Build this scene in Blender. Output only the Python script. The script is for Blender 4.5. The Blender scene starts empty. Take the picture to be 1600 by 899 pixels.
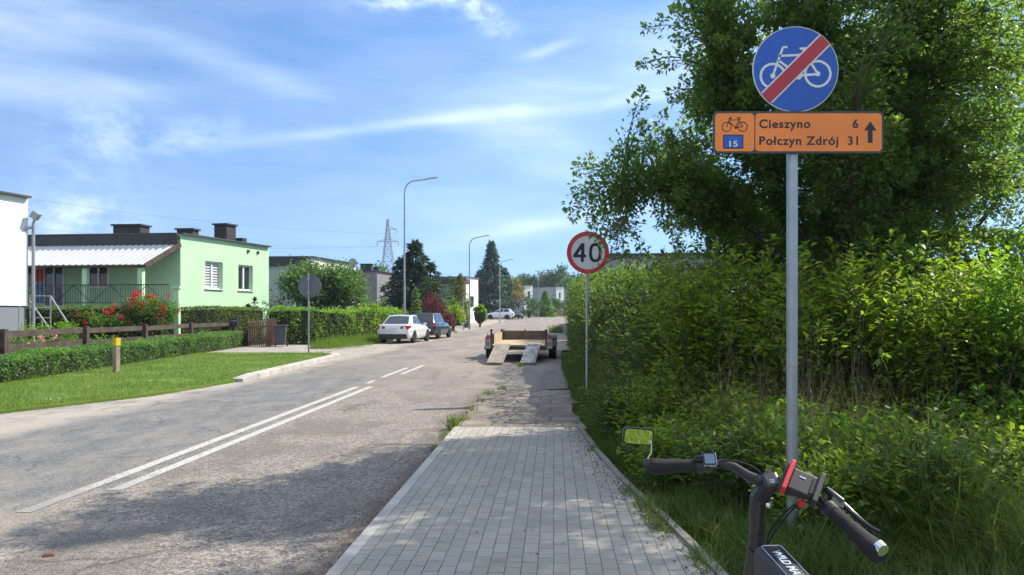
import bpy, bmesh, math, random
import numpy as np
from mathutils import Vector, Matrix
R = math.radians
random.seed(7); rng = np.random.default_rng(11)
scene = bpy.context.scene
COL = scene.collection

# ------------------------------------------------------------------ camera
F, CZ, HY = 1200.0, 1.65, 490.0          # focal length in photo pixels, eye height, horizon row
cam_d = bpy.data.cameras.new("camera"); cam = bpy.data.objects.new("camera", cam_d); COL.objects.link(cam)
cam_d.sensor_width = 36; cam_d.lens = 27; cam_d.shift_y = (HY-449.5)/1600
cam_d.clip_start = 0.05; cam_d.clip_end = 3000
cam.location = (0, 0, CZ); cam.rotation_euler = (R(90), 0, 0)
scene.camera = cam

# ------------------------------------------------------------------ light
SUN = Vector((2.6, 1.3, 2.8)).normalized()
AZ = math.atan2(SUN.x, SUN.y); EL = math.asin(SUN.z)
vs = scene.view_settings
vs.view_transform = 'Standard'; vs.look = 'None'; vs.gamma = 1; vs.use_curve_mapping = False
vs.exposure = 0.95
sl = bpy.data.lights.new("sun", 'SUN'); sl.energy = 4.1; sl.angle = R(0.53); sl.color = (1, 0.92, 0.79)
so = bpy.data.objects.new("sun", sl); COL.objects.link(so)
so.location = (30, 15, 40); so.rotation_euler = (-SUN).to_track_quat('-Z', 'Y').to_euler()
SKY_STRENGTH = 0.128
def build_world():
    w = bpy.data.worlds.new("World"); scene.world = w; w.use_nodes = True
    nt = w.node_tree; nt.nodes.clear(); L = nt.links
    def nd(t, **k):
        n = nt.nodes.new(t)
        for a, b in k.items(): setattr(n, a, b)
        return n
    def mth(op, a, b=None, c=None):
        n = nd('ShaderNodeMath', operation=op)
        for i, v in enumerate((a, b, c)):
            if v is None: continue
            if isinstance(v, (int, float)): n.inputs[i].default_value = v
            else: L.new(v, n.inputs[i])
        return n.outputs[0]
    out = nd('ShaderNodeOutputWorld'); bg = nd('ShaderNodeBackground'); bg.inputs[1].default_value = SKY_STRENGTH
    sky = nd('ShaderNodeTexSky', sky_type='NISHITA', sun_disc=False, sun_elevation=EL, sun_rotation=AZ,
             altitude=100, air_density=1.0, dust_density=0.15, ozone_density=3.0)
    hsv = nd('ShaderNodeHueSaturation'); hsv.inputs['Saturation'].default_value = 1.17; hsv.inputs['Hue'].default_value = 0.500; hsv.inputs['Value'].default_value = 0.93
    L.new(sky.outputs[0], hsv.inputs['Color'])
    tc = nd('ShaderNodeTexCoord'); lift = nd('ShaderNodeMapping'); lift.inputs['Location'].default_value = (0, 0, .23); lift.inputs['Scale'].default_value = (1, 1, .80)
    L.new(tc.outputs['Generated'], lift.inputs[0]); L.new(lift.outputs[0], sky.inputs[0]); sep = nd('ShaderNodeSeparateXYZ'); L.new(tc.outputs['Generated'], sep.inputs[0])
    a = mth('ARCTAN2', sep.outputs[0], sep.outputs[1])
    h = mth('SQRT', mth('ADD', mth('MULTIPLY', sep.outputs[0], sep.outputs[0]), mth('MULTIPLY', sep.outputs[1], sep.outputs[1])))
    e = mth('DIVIDE', sep.outputs[2], mth('MAXIMUM', h, 0.02))
    com = nd('ShaderNodeCombineXYZ'); L.new(a, com.inputs[0]); L.new(e, com.inputs[1])
    # wispy texture, stretched along the streaks
    mp = nd('ShaderNodeMapping'); mp.inputs['Rotation'].default_value = (0, 0, R(-8)); mp.inputs['Scale'].default_value = (3.5, 15, 1)
    L.new(com.outputs[0], mp.inputs[0])
    n1 = nd('ShaderNodeTexNoise'); n1.inputs['Scale'].default_value = 1.6; n1.inputs['Detail'].default_value = 9
    n1.inputs['Roughness'].default_value = 0.6; n1.inputs['Distortion'].default_value = 0.35
    L.new(mp.outputs[0], n1.inputs['Vector'])
    mp2 = nd('ShaderNodeMapping'); mp2.inputs['Scale'].default_value = (14, 22, 1); L.new(com.outputs[0], mp2.inputs[0])
    n2 = nd('ShaderNodeTexNoise'); n2.inputs['Scale'].default_value = 1.7; n2.inputs['Detail'].default_value = 8
    n2.inputs['Roughness'].default_value = 0.62; L.new(mp2.outputs[0], n2.inputs['Vector'])
    def smooth(v, lo, hi):
        m = nd('ShaderNodeMapRange', interpolation_type='SMOOTHSTEP'); m.inputs[1].default_value = lo; m.inputs[2].default_value = hi
        L.new(v, m.inputs[0]); return m.outputs[0]
    w1 = smooth(n1.outputs[0], 0.22, 0.78); w2 = smooth(n2.outputs[0], 0.30, 0.76)
    # (x0,y0,x1,y1, half width, opacity, noise) of the clouds of that morning, as directions
    cl = [(400, 220, 800, 168, 8, .42, 1), (640, 190, 1150, 130, 10, .36, 1), (700, 160, 1150, 90, 50, .34, 1), (230, 50, 470, 140, 20, .28, 1), (-260, 118, 330, 140, 20, .28, 1),
          (70, 205, 240, 215, 50, .36, 2), (210, 220, 380, 203, 22, .36, 2), (700, 380, 1000, 322, 14, .42, 1),
          (560, 5, 690, 0, 12, .8, 2), (740, 20, 800, 45, 18, .75, 2), (690, -5, 760, 10, 16, .8, 2), (740, 205, 960, 262, 40, .30, 1),
          (-200, 10, 160, 30, 60, .36, 1), (30, 340, 220, 350, 42, .6, 2), (820, 90, 890, 66, 8, .4, 1), (560, 330, 900, 320, 40, .16, 1), (1000, 60, 1500, 0, 60, .3, 1),
          (1300, -300, 1900, -420, 120, .5, 1), (200, -250, 700, -330, 90, .4, 2), (-700, 100, -300, 30, 80, .5, 2)]
    tot = None
    def ang(px, py):
        x = (px-800)/F; return math.atan(x), (HY-py)/F/math.sqrt(1+x*x)
    for (x0, y0, x1, y1, hw, op, kn) in cl:
        p, q = ang(x0, y0), ang(x1, y1); hl = math.hypot(q[0]-p[0], q[1]-p[1])/2; th = math.atan2(q[1]-p[1], q[0]-p[0])
        m = nd('ShaderNodeMapping', vector_type='TEXTURE')
        m.inputs['Location'].default_value = ((p[0]+q[0])/2, (p[1]+q[1])/2, 0); m.inputs['Rotation'].default_value = (0, 0, th)
        m.inputs['Scale'].default_value = (hl, hw/F, 1)
        L.new(com.outputs[0], m.inputs[0])
        ln = nd('ShaderNodeVectorMath', operation='LENGTH'); L.new(m.outputs[0], ln.inputs[0])
        g = mth('EXPONENT', mth('MULTIPLY', mth('MULTIPLY', ln.outputs['Value'], ln.outputs['Value']), -0.9))
        v = mth('MULTIPLY', mth('MULTIPLY', g, op*.85), mth('ADD', mth('MULTIPLY', w1, .55), .42) if kn == 1 else w2)
        tot = v if tot is None else mth('ADD', tot, v)
    hz = mth('EXPONENT', mth('MULTIPLY', mth('MAXIMUM', e, 0), -9.0))       # paler towards the horizon
    tot = mth('ADD', tot, mth('MULTIPLY', hz, 0.12))
    tot = mth('ADD', tot, mth('MULTIPLY', w1, 0.09))
    # unseen white cloud added overhead and behind the camera for neutral fill light
    tot = mth('ADD', tot, mth('MULTIPLY', smooth(e, .55, 1.3), mth('ADD', mth('MULTIPLY', w1, .4), .25)))
    tot = mth('ADD', tot, mth('MULTIPLY', smooth(mth('MULTIPLY', sep.outputs[1], -1), -.15, .5), mth('ADD', mth('MULTIPLY', w2, .4), .2)))
    tot = mth('MINIMUM', tot, 0.93)
    mx = nd('ShaderNodeMix', data_type='RGBA'); L.new(tot, mx.inputs['Factor']); L.new(hsv.outputs[0], mx.inputs['A'])
    mx.inputs['B'].default_value = (5.9, 6.5, 7.3, 1)
    L.new(mx.outputs['Result'], bg.inputs[0]); L.new(bg.outputs[0], out.inputs[0])
build_world()
scene.cycles.max_bounces = 10; scene.cycles.diffuse_bounces = 5; scene.cycles.glossy_bounces = 3
scene.cycles.transmission_bounces = 8; scene.cycles.transparent_max_bounces = 6
scene.cycles.use_denoising = True

# ------------------------------------------------------------------ helpers
G2 = 5.2e-5
def gz(y):
    y = min(max(y, 0), 180); return G2*y*y
def sstep(t):
    t = min(max(t, 0), 1); return t*t*(3-2*t)
def T(x, y):
    """terrain height: road level, gardens on the left lie higher"""
    f = sstep((y-10)/6)*(1-sstep((y-75)/30))
    return gz(y) + 0.62*sstep((-13.6-x)/3.5)*f
def PX(px, py, d): return Vector(((px-800)/F*d, d, CZ+(HY-py)/F*d))
def GD(py):
    k = (py-HY)/F; return (-k+math.sqrt(k*k+4*G2*CZ))/(2*G2)
def GR(px, py):
    d = GD(py); return Vector(((px-800)/F*d, d, gz(d)))
def XW(px, d): return (px-800)/F*d
def ZW(py, d): return CZ+(HY-py)/F*d

def tag(o, label=None, cat=None, group=None, kind=None):
    if label: o["label"] = label
    if cat: o["category"] = cat
    if group: o["group"] = group
    if kind: o["kind"] = kind
    return o
def thing(name, label, cat, loc=(0, 0, 0), rz=0.0, group=None):
    o = bpy.data.objects.new(name, None); COL.objects.link(o); o.empty_display_size = 0.2
    o.location = loc; o.rotation_euler = (0, 0, rz)
    return tag(o, label, cat, group)
def copy_tree(o, parent=None):
    c = o.copy(); COL.objects.link(c)
    if parent: c.parent = parent
    for ch in list(o.children): copy_tree(ch, c)
    return c

class MB:
    """collects shapes and links them as one mesh object"""
    def __init__(s): s.v = []; s.f = []; s.m = []
    def add(s, vs_, fs, mi=0):
        o = len(s.v); s.v += [tuple(p) for p in vs_]
        for f in fs: s.f.append(tuple(i+o for i in f)); s.m.append(mi)
    def box(s, c, size, rz=0, rot=None, mi=0, taper=1.0):
        hx, hy, hz = size[0]/2, size[1]/2, size[2]/2
        p = [Vector((x*hx*(taper if z > 0 else 1), y*hy*(taper if z > 0 else 1), z*hz)) for z in (-1, 1) for y in (-1, 1) for x in (-1, 1)]
        M = rot if rot is not None else Matrix.Rotation(rz, 3, 'Z')
        p = [M @ q + Vector(c) for q in p]
        s.add(p, [(0, 2, 3, 1), (4, 5, 7, 6), (0, 1, 5, 4), (2, 6, 7, 3), (0, 4, 6, 2), (1, 3, 7, 5)], mi)
    def beam(s, a, b, w, h=None, up=(0, 0, 1), mi=0):
        a, b = Vector(a), Vector(b); d = b-a
        if d.length < 1e-6: return
        z = d.normalized(); x = z.cross(Vector(up))
        if x.length < 1e-4: x = z.cross(Vector((0, 1, 0)))
        x.normalize(); y = x.cross(z)
        h = h or w
        p = [o + x*(w/2*i) + y*(h/2*j) for o in (a, b) for (i, j) in ((-1, -1), (1, -1), (1, 1), (-1, 1))]
        s.add(p, [(3, 2, 1, 0), (4, 5, 6, 7), (0, 1, 5, 4), (1, 2, 6, 5), (2, 3, 7, 6), (3, 0, 4, 7)], mi)
    def tube(s, pts, r, n=8, mi=0, cap=True, sx=1.0):
        pts = [Vector(p) for p in pts]; k = len(pts)
        rr = list(r) if hasattr(r, '__len__') else [r]*k
        ring = []; prev = None
        for i, p in enumerate(pts):
            t = (pts[min(i+1, k-1)]-pts[max(i-1, 0)])
            t = t.normalized() if t.length > 1e-9 else Vector((0, 0, 1))
            if prev is None:
                x = t.cross(Vector((0, 0, 1)))
                if x.length < 1e-3: x = t.cross(Vector((0, 1, 0)))
            else: x = prev - t*prev.dot(t)
            x.normalize(); y = t.cross(x); prev = x
            ring.append([p + (x*math.cos(2*math.pi*j/n)*sx + y*math.sin(2*math.pi*j/n))*rr[i] for j in range(n)])
        vs_ = [q for r_ in ring for q in r_]; fs = []
        for i in range(k-1):
            for j in range(n): fs.append((i*n+j, i*n+(j+1) % n, (i+1)*n+(j+1) % n, (i+1)*n+j))
        if cap: fs += [tuple(range(n-1, -1, -1)), tuple((k-1)*n+j for j in range(n))]
        s.add(vs_, fs, mi)
    def disc(s, c, r, t, n=48, axis='Y', mi=0, r2=None):
        """flat disc (or ring with inner radius r2) of thickness t"""
        c = Vector(c); vs_ = []; fs = []
        def pt(rad, a, o):
            u, w = rad*math.cos(a), rad*math.sin(a)
            return c + {'Y': Vector((u, o, w)), 'X': Vector((o, u, w)), 'Z': Vector((u, w, o))}[axis]
        A = [2*math.pi*j/n for j in range(n)]
        if r2 is None:
            vs_ = [pt(r, a, -t/2) for a in A]+[pt(r, a, t/2) for a in A]
            fs = [tuple(range(n)), tuple(range(2*n-1, n-1, -1))]+[(j, n+j, n+(j+1) % n, (j+1) % n) for j in range(n)]
        else:
            vs_ = [pt(q, a, o) for o in (-t/2, t/2) for q in (r, r2) for a in A]
            for j in range(n):
                k = (j+1) % n
                fs += [(j, k, n+k, n+j), (2*n+j, 3*n+j, 3*n+k, 2*n+k), (j, 2*n+j, 2*n+k, k), (n+j, n+k, 3*n+k, 3*n+j)]
        s.add(vs_, fs, mi)
    def prism(s, poly, y0, y1, mi=0, fn=None):
        """polygon in (x,z) extruded along y"""
        n = len(poly); fn = fn or (lambda p: p)
        vs_ = [fn(Vector((x, y0, z))) for x, z in poly]+[fn(Vector((x, y1, z))) for x, z in poly]
        fs = [tuple(range(n)), tuple(range(2*n-1, n-1, -1))]+[(j, n+j, n+(j+1) % n, (j+1) % n) for j in range(n)]
        s.add(vs_, fs, mi)
    def lathe(s, prof, n=24, c=(0, 0, 0), axis='X', mi=0):
        """profile of (axial, radius)"""
        c = Vector(c); vs_ = []; fs = []
        for (a, r) in prof:
            for j in range(n):
                t = 2*math.pi*j/n; u, w = r*math.cos(t), r*math.sin(t)
                vs_.append(c + {'X': Vector((a, u, w)), 'Y': Vector((u, a, w)), 'Z': Vector((u, w, a))}[axis])
        for i in range(len(prof)-1):
            for j in range(n): fs.append((i*n+j, i*n+(j+1) % n, (i+1)*n+(j+1) % n, (i+1)*n+j))
        fs += [tuple(range(n)), tuple((len(prof)-1)*n+j for j in range(n))]
        s.add(vs_, fs, mi)
    def build(s, name, mats, parent=None, smooth=None, bevel=None, recalc=True):
        me = bpy.data.meshes.new(name); me.from_pydata(s.v, [], s.f)
        for m in (mats if isinstance(mats, (list, tuple)) else [mats]): me.materials.append(m)
        me.polygons.foreach_set('material_index', s.m)
        if recalc:
            b = bmesh.new(); b.from_mesh(me); bmesh.ops.recalc_face_normals(b, faces=b.faces); b.to_mesh(me); b.free()
        if smooth:
            me.shade_smooth(); me.set_sharp_from_angle(angle=R(smooth))
        me.update()
        o = bpy.data.objects.new(name, me); COL.objects.link(o)
        if parent: o.parent = parent
        if bevel:
            md = o.modifiers.new('bevel', 'BEVEL'); md.width = bevel; md.segments = 2; md.limit_method = 'ANGLE'; md.angle_limit = R(40)
        return o

def mesh_np(name, V, Q=None, Tr=None, mat=None, parent=None, rnd=None, smooth=False):
    """fast mesh: V (n,3), quads, tris; rnd = one float per face"""
    me = bpy.data.meshes.new(name)
    Q = np.zeros((0, 4), int) if Q is None else Q; Tr = np.zeros((0, 3), int) if Tr is None else Tr
    nq, nt = len(Q), len(Tr)
    me.vertices.add(len(V)); me.vertices.foreach_set('co', np.asarray(V, np.float32).ravel())
    li = np.concatenate([Q.ravel(), Tr.ravel()]).astype(np.int32)
    me.loops.add(len(li)); me.loops.foreach_set('vertex_index', li)
    ls = np.concatenate([np.arange(nq)*4, nq*4+np.arange(nt)*3]).astype(np.int32)
    me.polygons.add(nq+nt); me.polygons.foreach_set('loop_start', ls)
    if rnd is not None:
        at = me.attributes.new('rnd', 'FLOAT', 'FACE'); at.data.foreach_set('value', np.asarray(rnd, np.float32))
    for m in (mat if isinstance(mat, (list, tuple)) else [mat]): me.materials.append(m)
    me.update(calc_edges=True)
    if smooth: me.shade_smooth()
    o = bpy.data.objects.new(name, me); COL.objects.link(o)
    if parent: o.parent = parent
    return o

def unit(a): return a/np.maximum(np.linalg.norm(a, axis=1, keepdims=True), 1e-9)
def rand_dirs(n): return unit(rng.normal(size=(n, 3)))
def leaves(C, D, L, W, up=None, fold=0.18, spread=0.6):
    """leaf blades at C pointing along D; returns V,Q"""
    n = len(C); D = unit(D)
    Nn = rand_dirs(n)*spread + (np.array([0, 0, 1.0]) if up is None else up)
    Nn = unit(Nn - D*np.sum(Nn*D, 1, keepdims=True)); S = np.cross(D, Nn)
    L = np.broadcast_to(np.asarray(L, float).reshape(-1, 1), (n, 1)); W = np.broadcast_to(np.asarray(W, float).reshape(-1, 1), (n, 1))
    droop = -Nn*L*0.10
    V = np.stack([C, C+D*L*0.45+S*W*0.5+Nn*W*fold, C+D*L+droop, C+D*L*0.45-S*W*0.5+Nn*W*fold], 1).reshape(-1, 3)
    Q = np.arange(4*n).reshape(-1, 4)
    return V, Q
def blades(C, H, lean, W):
    """grass blades: base C, height H, lean vector (n,2), width W; returns V,Q,T"""
    n = len(C); a = rng.uniform(0, 2*np.pi, n); S = np.stack([np.cos(a), np.sin(a), np.zeros(n)], 1)*np.reshape(W, (-1, 1))*0.5
    H = np.reshape(H, (-1, 1)); Lz = np.concatenate([lean, np.zeros((n, 1))], 1); Z = np.array([[0, 0, 1.0]])
    m1 = C+Z*H*0.5+Lz*0.28; tip = C+Z*H*(1-0.25*np.linalg.norm(lean, axis=1, keepdims=True)/np.maximum(H, .01))+Lz
    V = np.stack([C-S, C+S, m1+S*0.8, m1-S*0.8, tip], 1).reshape(-1, 3)
    i = np.arange(n)*5
    return V, np.stack([i, i+1, i+2, i+3], 1), np.stack([i+3, i+2, i+4], 1)
def twigs_np(P, r, n=3):
    """thin tubes: P (k,m,3) polylines, r (k,m) radii; returns V,Q"""
    k, m, _ = P.shape
    t = unit(np.gradient(P, axis=1).reshape(-1, 3)).reshape(k, m, 3)
    ref = np.where(np.abs(t[..., 2:3]) > 0.9, np.array([1.0, 0, 0]), np.array([0, 0, 1.0]))
    x = unit(np.cross(t, ref).reshape(-1, 3)).reshape(k, m, 3); y = np.cross(t, x)
    a = 2*np.pi*np.arange(n)/n
    V = P[:, :, None, :] + (x[:, :, None, :]*np.cos(a)[None, None, :, None] + y[:, :, None, :]*np.sin(a)[None, None, :, None])*r[:, :, None, None]
    idx = np.arange(k*m*n).reshape(k, m, n); nx = np.roll(idx, -1, axis=2)
    Q = np.stack([idx[:, :-1], nx[:, :-1], nx[:, 1:], idx[:, 1:]], -1).reshape(-1, 4)
    return V.reshape(-1, 3), Q

# ------------------------------------------------------------------ materials
class NT:
    def __init__(s, name):
        s.mat = bpy.data.materials.new(name); s.mat.use_nodes = True; s.t = s.mat.node_tree; s.t.nodes.clear()
        s.out = s.n('ShaderNodeOutputMaterial')
    def n(s, t, **k):
        q = s.t.nodes.new(t)
        for a, b in k.items(): setattr(q, a, b)
        return q
    def set(s, sock, v):
        if isinstance(v, bpy.types.NodeSocket): s.t.links.new(v, sock)
        elif isinstance(v, (tuple, list)) and len(v) == 3 and sock.type == 'RGBA': sock.default_value = (*v, 1)
        else: sock.default_value = v
    def pos(s): return s.n('ShaderNodeNewGeometry').outputs['Position']
    def obj(s): return s.n('ShaderNodeTexCoord').outputs['Object']
    def noise(s, scale, detail=4, vec=None, rough=0.55, dist=0.0):
        q = s.n('ShaderNodeTexNoise'); q.inputs['Scale'].default_value = scale; q.inputs['Detail'].default_value = detail
        q.inputs['Roughness'].default_value = rough; q.inputs['Distortion'].default_value = dist
        s.set(q.inputs['Vector'], vec if vec is not None else s.pos()); return q.outputs[0]
    def voro(s, scale, vec=None, feature='F1'):
        q = s.n('ShaderNodeTexVoronoi', feature=feature); q.inputs['Scale'].default_value = scale
        s.set(q.inputs['Vector'], vec if vec is not None else s.pos()); return q
    def step(s, v, lo, hi, a=0.0, b=1.0):
        q = s.n('ShaderNodeMapRange', interpolation_type='SMOOTHSTEP'); q.clamp = True
        s.set(q.inputs[0], v)
        for i, x in enumerate((lo, hi, a, b)): q.inputs[i+1].default_value = x
        return q.outputs[0]
    def math(s, op, a, b=None):
        q = s.n('ShaderNodeMath', operation=op); s.set(q.inputs[0], a)
        if b is not None: s.set(q.inputs[1], b)
        return q.outputs[0]
    def mix(s, f, a, b, mode='MIX'):
        q = s.n('ShaderNodeMix', data_type='RGBA', blend_type=mode)
        s.set(q.inputs['Factor'], f); s.set(q.inputs['A'], a); s.set(q.inputs['B'], b); return q.outputs['Result']
    def map(s, vec, loc=(0, 0, 0), rot=(0, 0, 0), scale=(1, 1, 1)):
        q = s.n('ShaderNodeMapping'); s.set(q.inputs[0], vec)
        for i, x in enumerate((loc, rot, scale)): q.inputs[i+1].default_value = x
        return q.outputs[0]
    def bump(s, h, strength=0.3, dist=0.01):
        q = s.n('ShaderNodeBump'); q.inputs['Strength'].default_value = strength; q.inputs['Distance'].default_value = dist
        s.set(q.inputs['Height'], h); return q.outputs[0]
    def pbr(s, col, rough=0.6, metal=0.0, spec=0.4, normal=None, **kw):
        b = s.n('ShaderNodeBsdfPrincipled'); s.set(b.inputs['Base Color'], col); s.set(b.inputs['Roughness'], rough)
        s.set(b.inputs['Metallic'], metal); s.set(b.inputs['Specular IOR Level'], spec)
        if normal is not None: s.set(b.inputs['Normal'], normal)
        for k, v in kw.items(): s.set(b.inputs[k], v)
        s.t.links.new(b.outputs[0], s.out.inputs[0]); return s.mat
def sc(c, k): return tuple(min(1, x*k) for x in c)
MC = {}
def plain(name, col, rough=0.6, metal=0.0, spec=0.4, var=0.25, scale=3.0, bump=0.0, bscale=40, **kw):
    """surface colour broken up by two sizes of noise"""
    if name in MC: return MC[name]
    m = NT(name); o = m.obj()
    c = m.mix(m.step(m.noise(scale, 5, o), .3, .7), sc(col, 1-var), sc(col, 1+var*.6))
    c = m.mix(m.step(m.noise(scale*9, 3, o), .35, .75, 0, .5), c, sc(col, 1-var*1.3))
    nb = m.bump(m.noise(bscale, 4, o), bump, .01) if bump else None
    MC[name] = m.pbr(c, rough, metal, spec, nb, **kw); return MC[name]
def leafmat(name, cols, transl=0.4, rough=0.45, spec=0.35, tcol=None, tgain=1.5):
    if name in MC: return MC[name]
    m = NT(name); at = m.n('ShaderNodeAttribute', attribute_name='rnd'); rp = m.n('ShaderNodeValToRGB')
    m.set(rp.inputs[0], at.outputs['Fac']); el = rp.color_ramp.elements
    for i, c in enumerate(cols):
        q = el[i] if i < 2 else el.new(0.5)
        q.position = i/(len(cols)-1)
    for q, c in zip(sorted(el, key=lambda e: e.position), cols): q.color = (*c, 1)
    b = m.n('ShaderNodeBsdfPrincipled'); m.set(b.inputs['Base Color'], rp.outputs[0]); b.inputs['Roughness'].default_value = rough
    b.inputs['Specular IOR Level'].default_value = spec
    tr = m.n('ShaderNodeBsdfTranslucent'); m.set(tr.inputs[0], m.mix(1.0, rp.outputs[0], tcol or (tgain*1.15, tgain*1.25, tgain*.5), 'MULTIPLY'))
    ms = m.n('ShaderNodeMixShader'); ms.inputs[0].default_value = transl
    m.t.links.new(b.outputs[0], ms.inputs[1]); m.t.links.new(tr.outputs[0], ms.inputs[2]); m.t.links.new(ms.outputs[0], m.out.inputs[0])
    MC[name] = m.mat; return m.mat
# ================================================================== ground
def interp(pl):
    ys = [p[1] for p in pl]; xs = [p[0] for p in pl]
    return lambda y: float(np.interp(y, ys, xs))
ROAD_L = [(-10.5, -40), (-10.3, 6), (-9.6, 10), (-8.35, 12.5), (-7.1, 15.2), (-6.5, 18.5), (-6.35, 28.3), (-7.9, 31), (-8.2, 34), (-7.3, 37),
          (-7.0, 41), (-6.8, 50), (-6.6, 62), (-6.2, 74), (-4.9, 94), (-6.5, 104), (-14, 107), (-30, 112), (-30, 126), (-16, 130), (-2, 140), (2, 143)]
SW_L = [(-1.39-.055*40, -40), (-1.39+.055*16, 16)]
ROAD_R = [(-1.39-.055*40, -40), (-1.39+.055*16, 16), (-.46, 16.05), (1.25, 16.6), (1.45, 22), (1.9, 30), (2.4, 36), (3.3, 45), (3.9, 52), (6.0, 79), (10, 141), (22, 143)]
SW_R = [(1.45, -12), (1.33, 3), (1.23, 4.85), (1.15, 5.9), (1.05, 6.9), (.95, 8.6), (.9, 10.8)]
rl, rr, swl, swr = interp(ROAD_L), interp(ROAD_R), interp(SW_L), interp(SW_R)

def strip(name, ys, lf, rf, zoff, mat, ncol=6, skirt=0.0, kind='structure', jit=0.0):
    V = []; Fc = []; n = ncol+1
    for y in ys:
        a, b = lf(y), rf(y)
        for j in range(n):
            x = a+(b-a)*j/ncol
            if jit and j in (0, ncol): x += random.uniform(-jit, jit)
            V.append((x, y, gz(y)+zoff))
    for i in range(len(ys)-1):
        for j in range(ncol): Fc.append((i*n+j, i*n+j+1, (i+1)*n+j+1, (i+1)*n+j))
    if skirt:
        o = len(V); V += [(x, y, z-skirt) for (x, y, z) in V]
        for i in range(len(ys)-1):
            for j in (0, ncol): Fc.append((i*n+j, (i+1)*n+j, o+(i+1)*n+j, o+i*n+j))
        for i in (0, len(ys)-1):
            for j in range(ncol): Fc.append((i*n+j, i*n+j+1, o+i*n+j+1, o+i*n+j))
    b = MB(); b.add(V, Fc); o = b.build(name, mat)
    return tag(o, kind=kind)
def yr(a, b, s): 
    n = max(1, int(round((b-a)/s))); return [a+(b-a)*i/n for i in range(n+1)]

def m_terrain():
    m = NT('grass_soil'); p = m.pos()
    c = m.mix(m.step(m.noise(0.35, 5, p), .35, .65), (.052, .085, .020), (.085, .105, .030))
    c = m.mix(m.step(m.noise(2.7, 5, p), .5, .72), c, (.115, .095, .055))
    c = m.mix(m.step(m.noise(30, 3, p), .4, .7, 0, .6), c, (.03, .05, .012))
    return m.pbr(c, .95, 0, .1, m.bump(m.noise(25, 5, p), .7, .04))
def m_lawn():
    m = NT('mown_lawn'); p = m.pos()
    c = m.mix(m.step(m.noise(0.8, 5, p), .35, .65), (.09, .15, .026), (.125, .185, .034))
    c = m.mix(m.step(m.noise(1.7, 6, p, .65), .54, .70, 0, .75), c, (.17, .145, .075))
    c = m.mix(m.step(m.noise(60, 3, p), .4, .7, 0, .6), c, (.06, .12, .015))
    return m.pbr(c, .9, 0, .1, m.bump(m.noise(40, 5, p), .8, .03))
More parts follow.
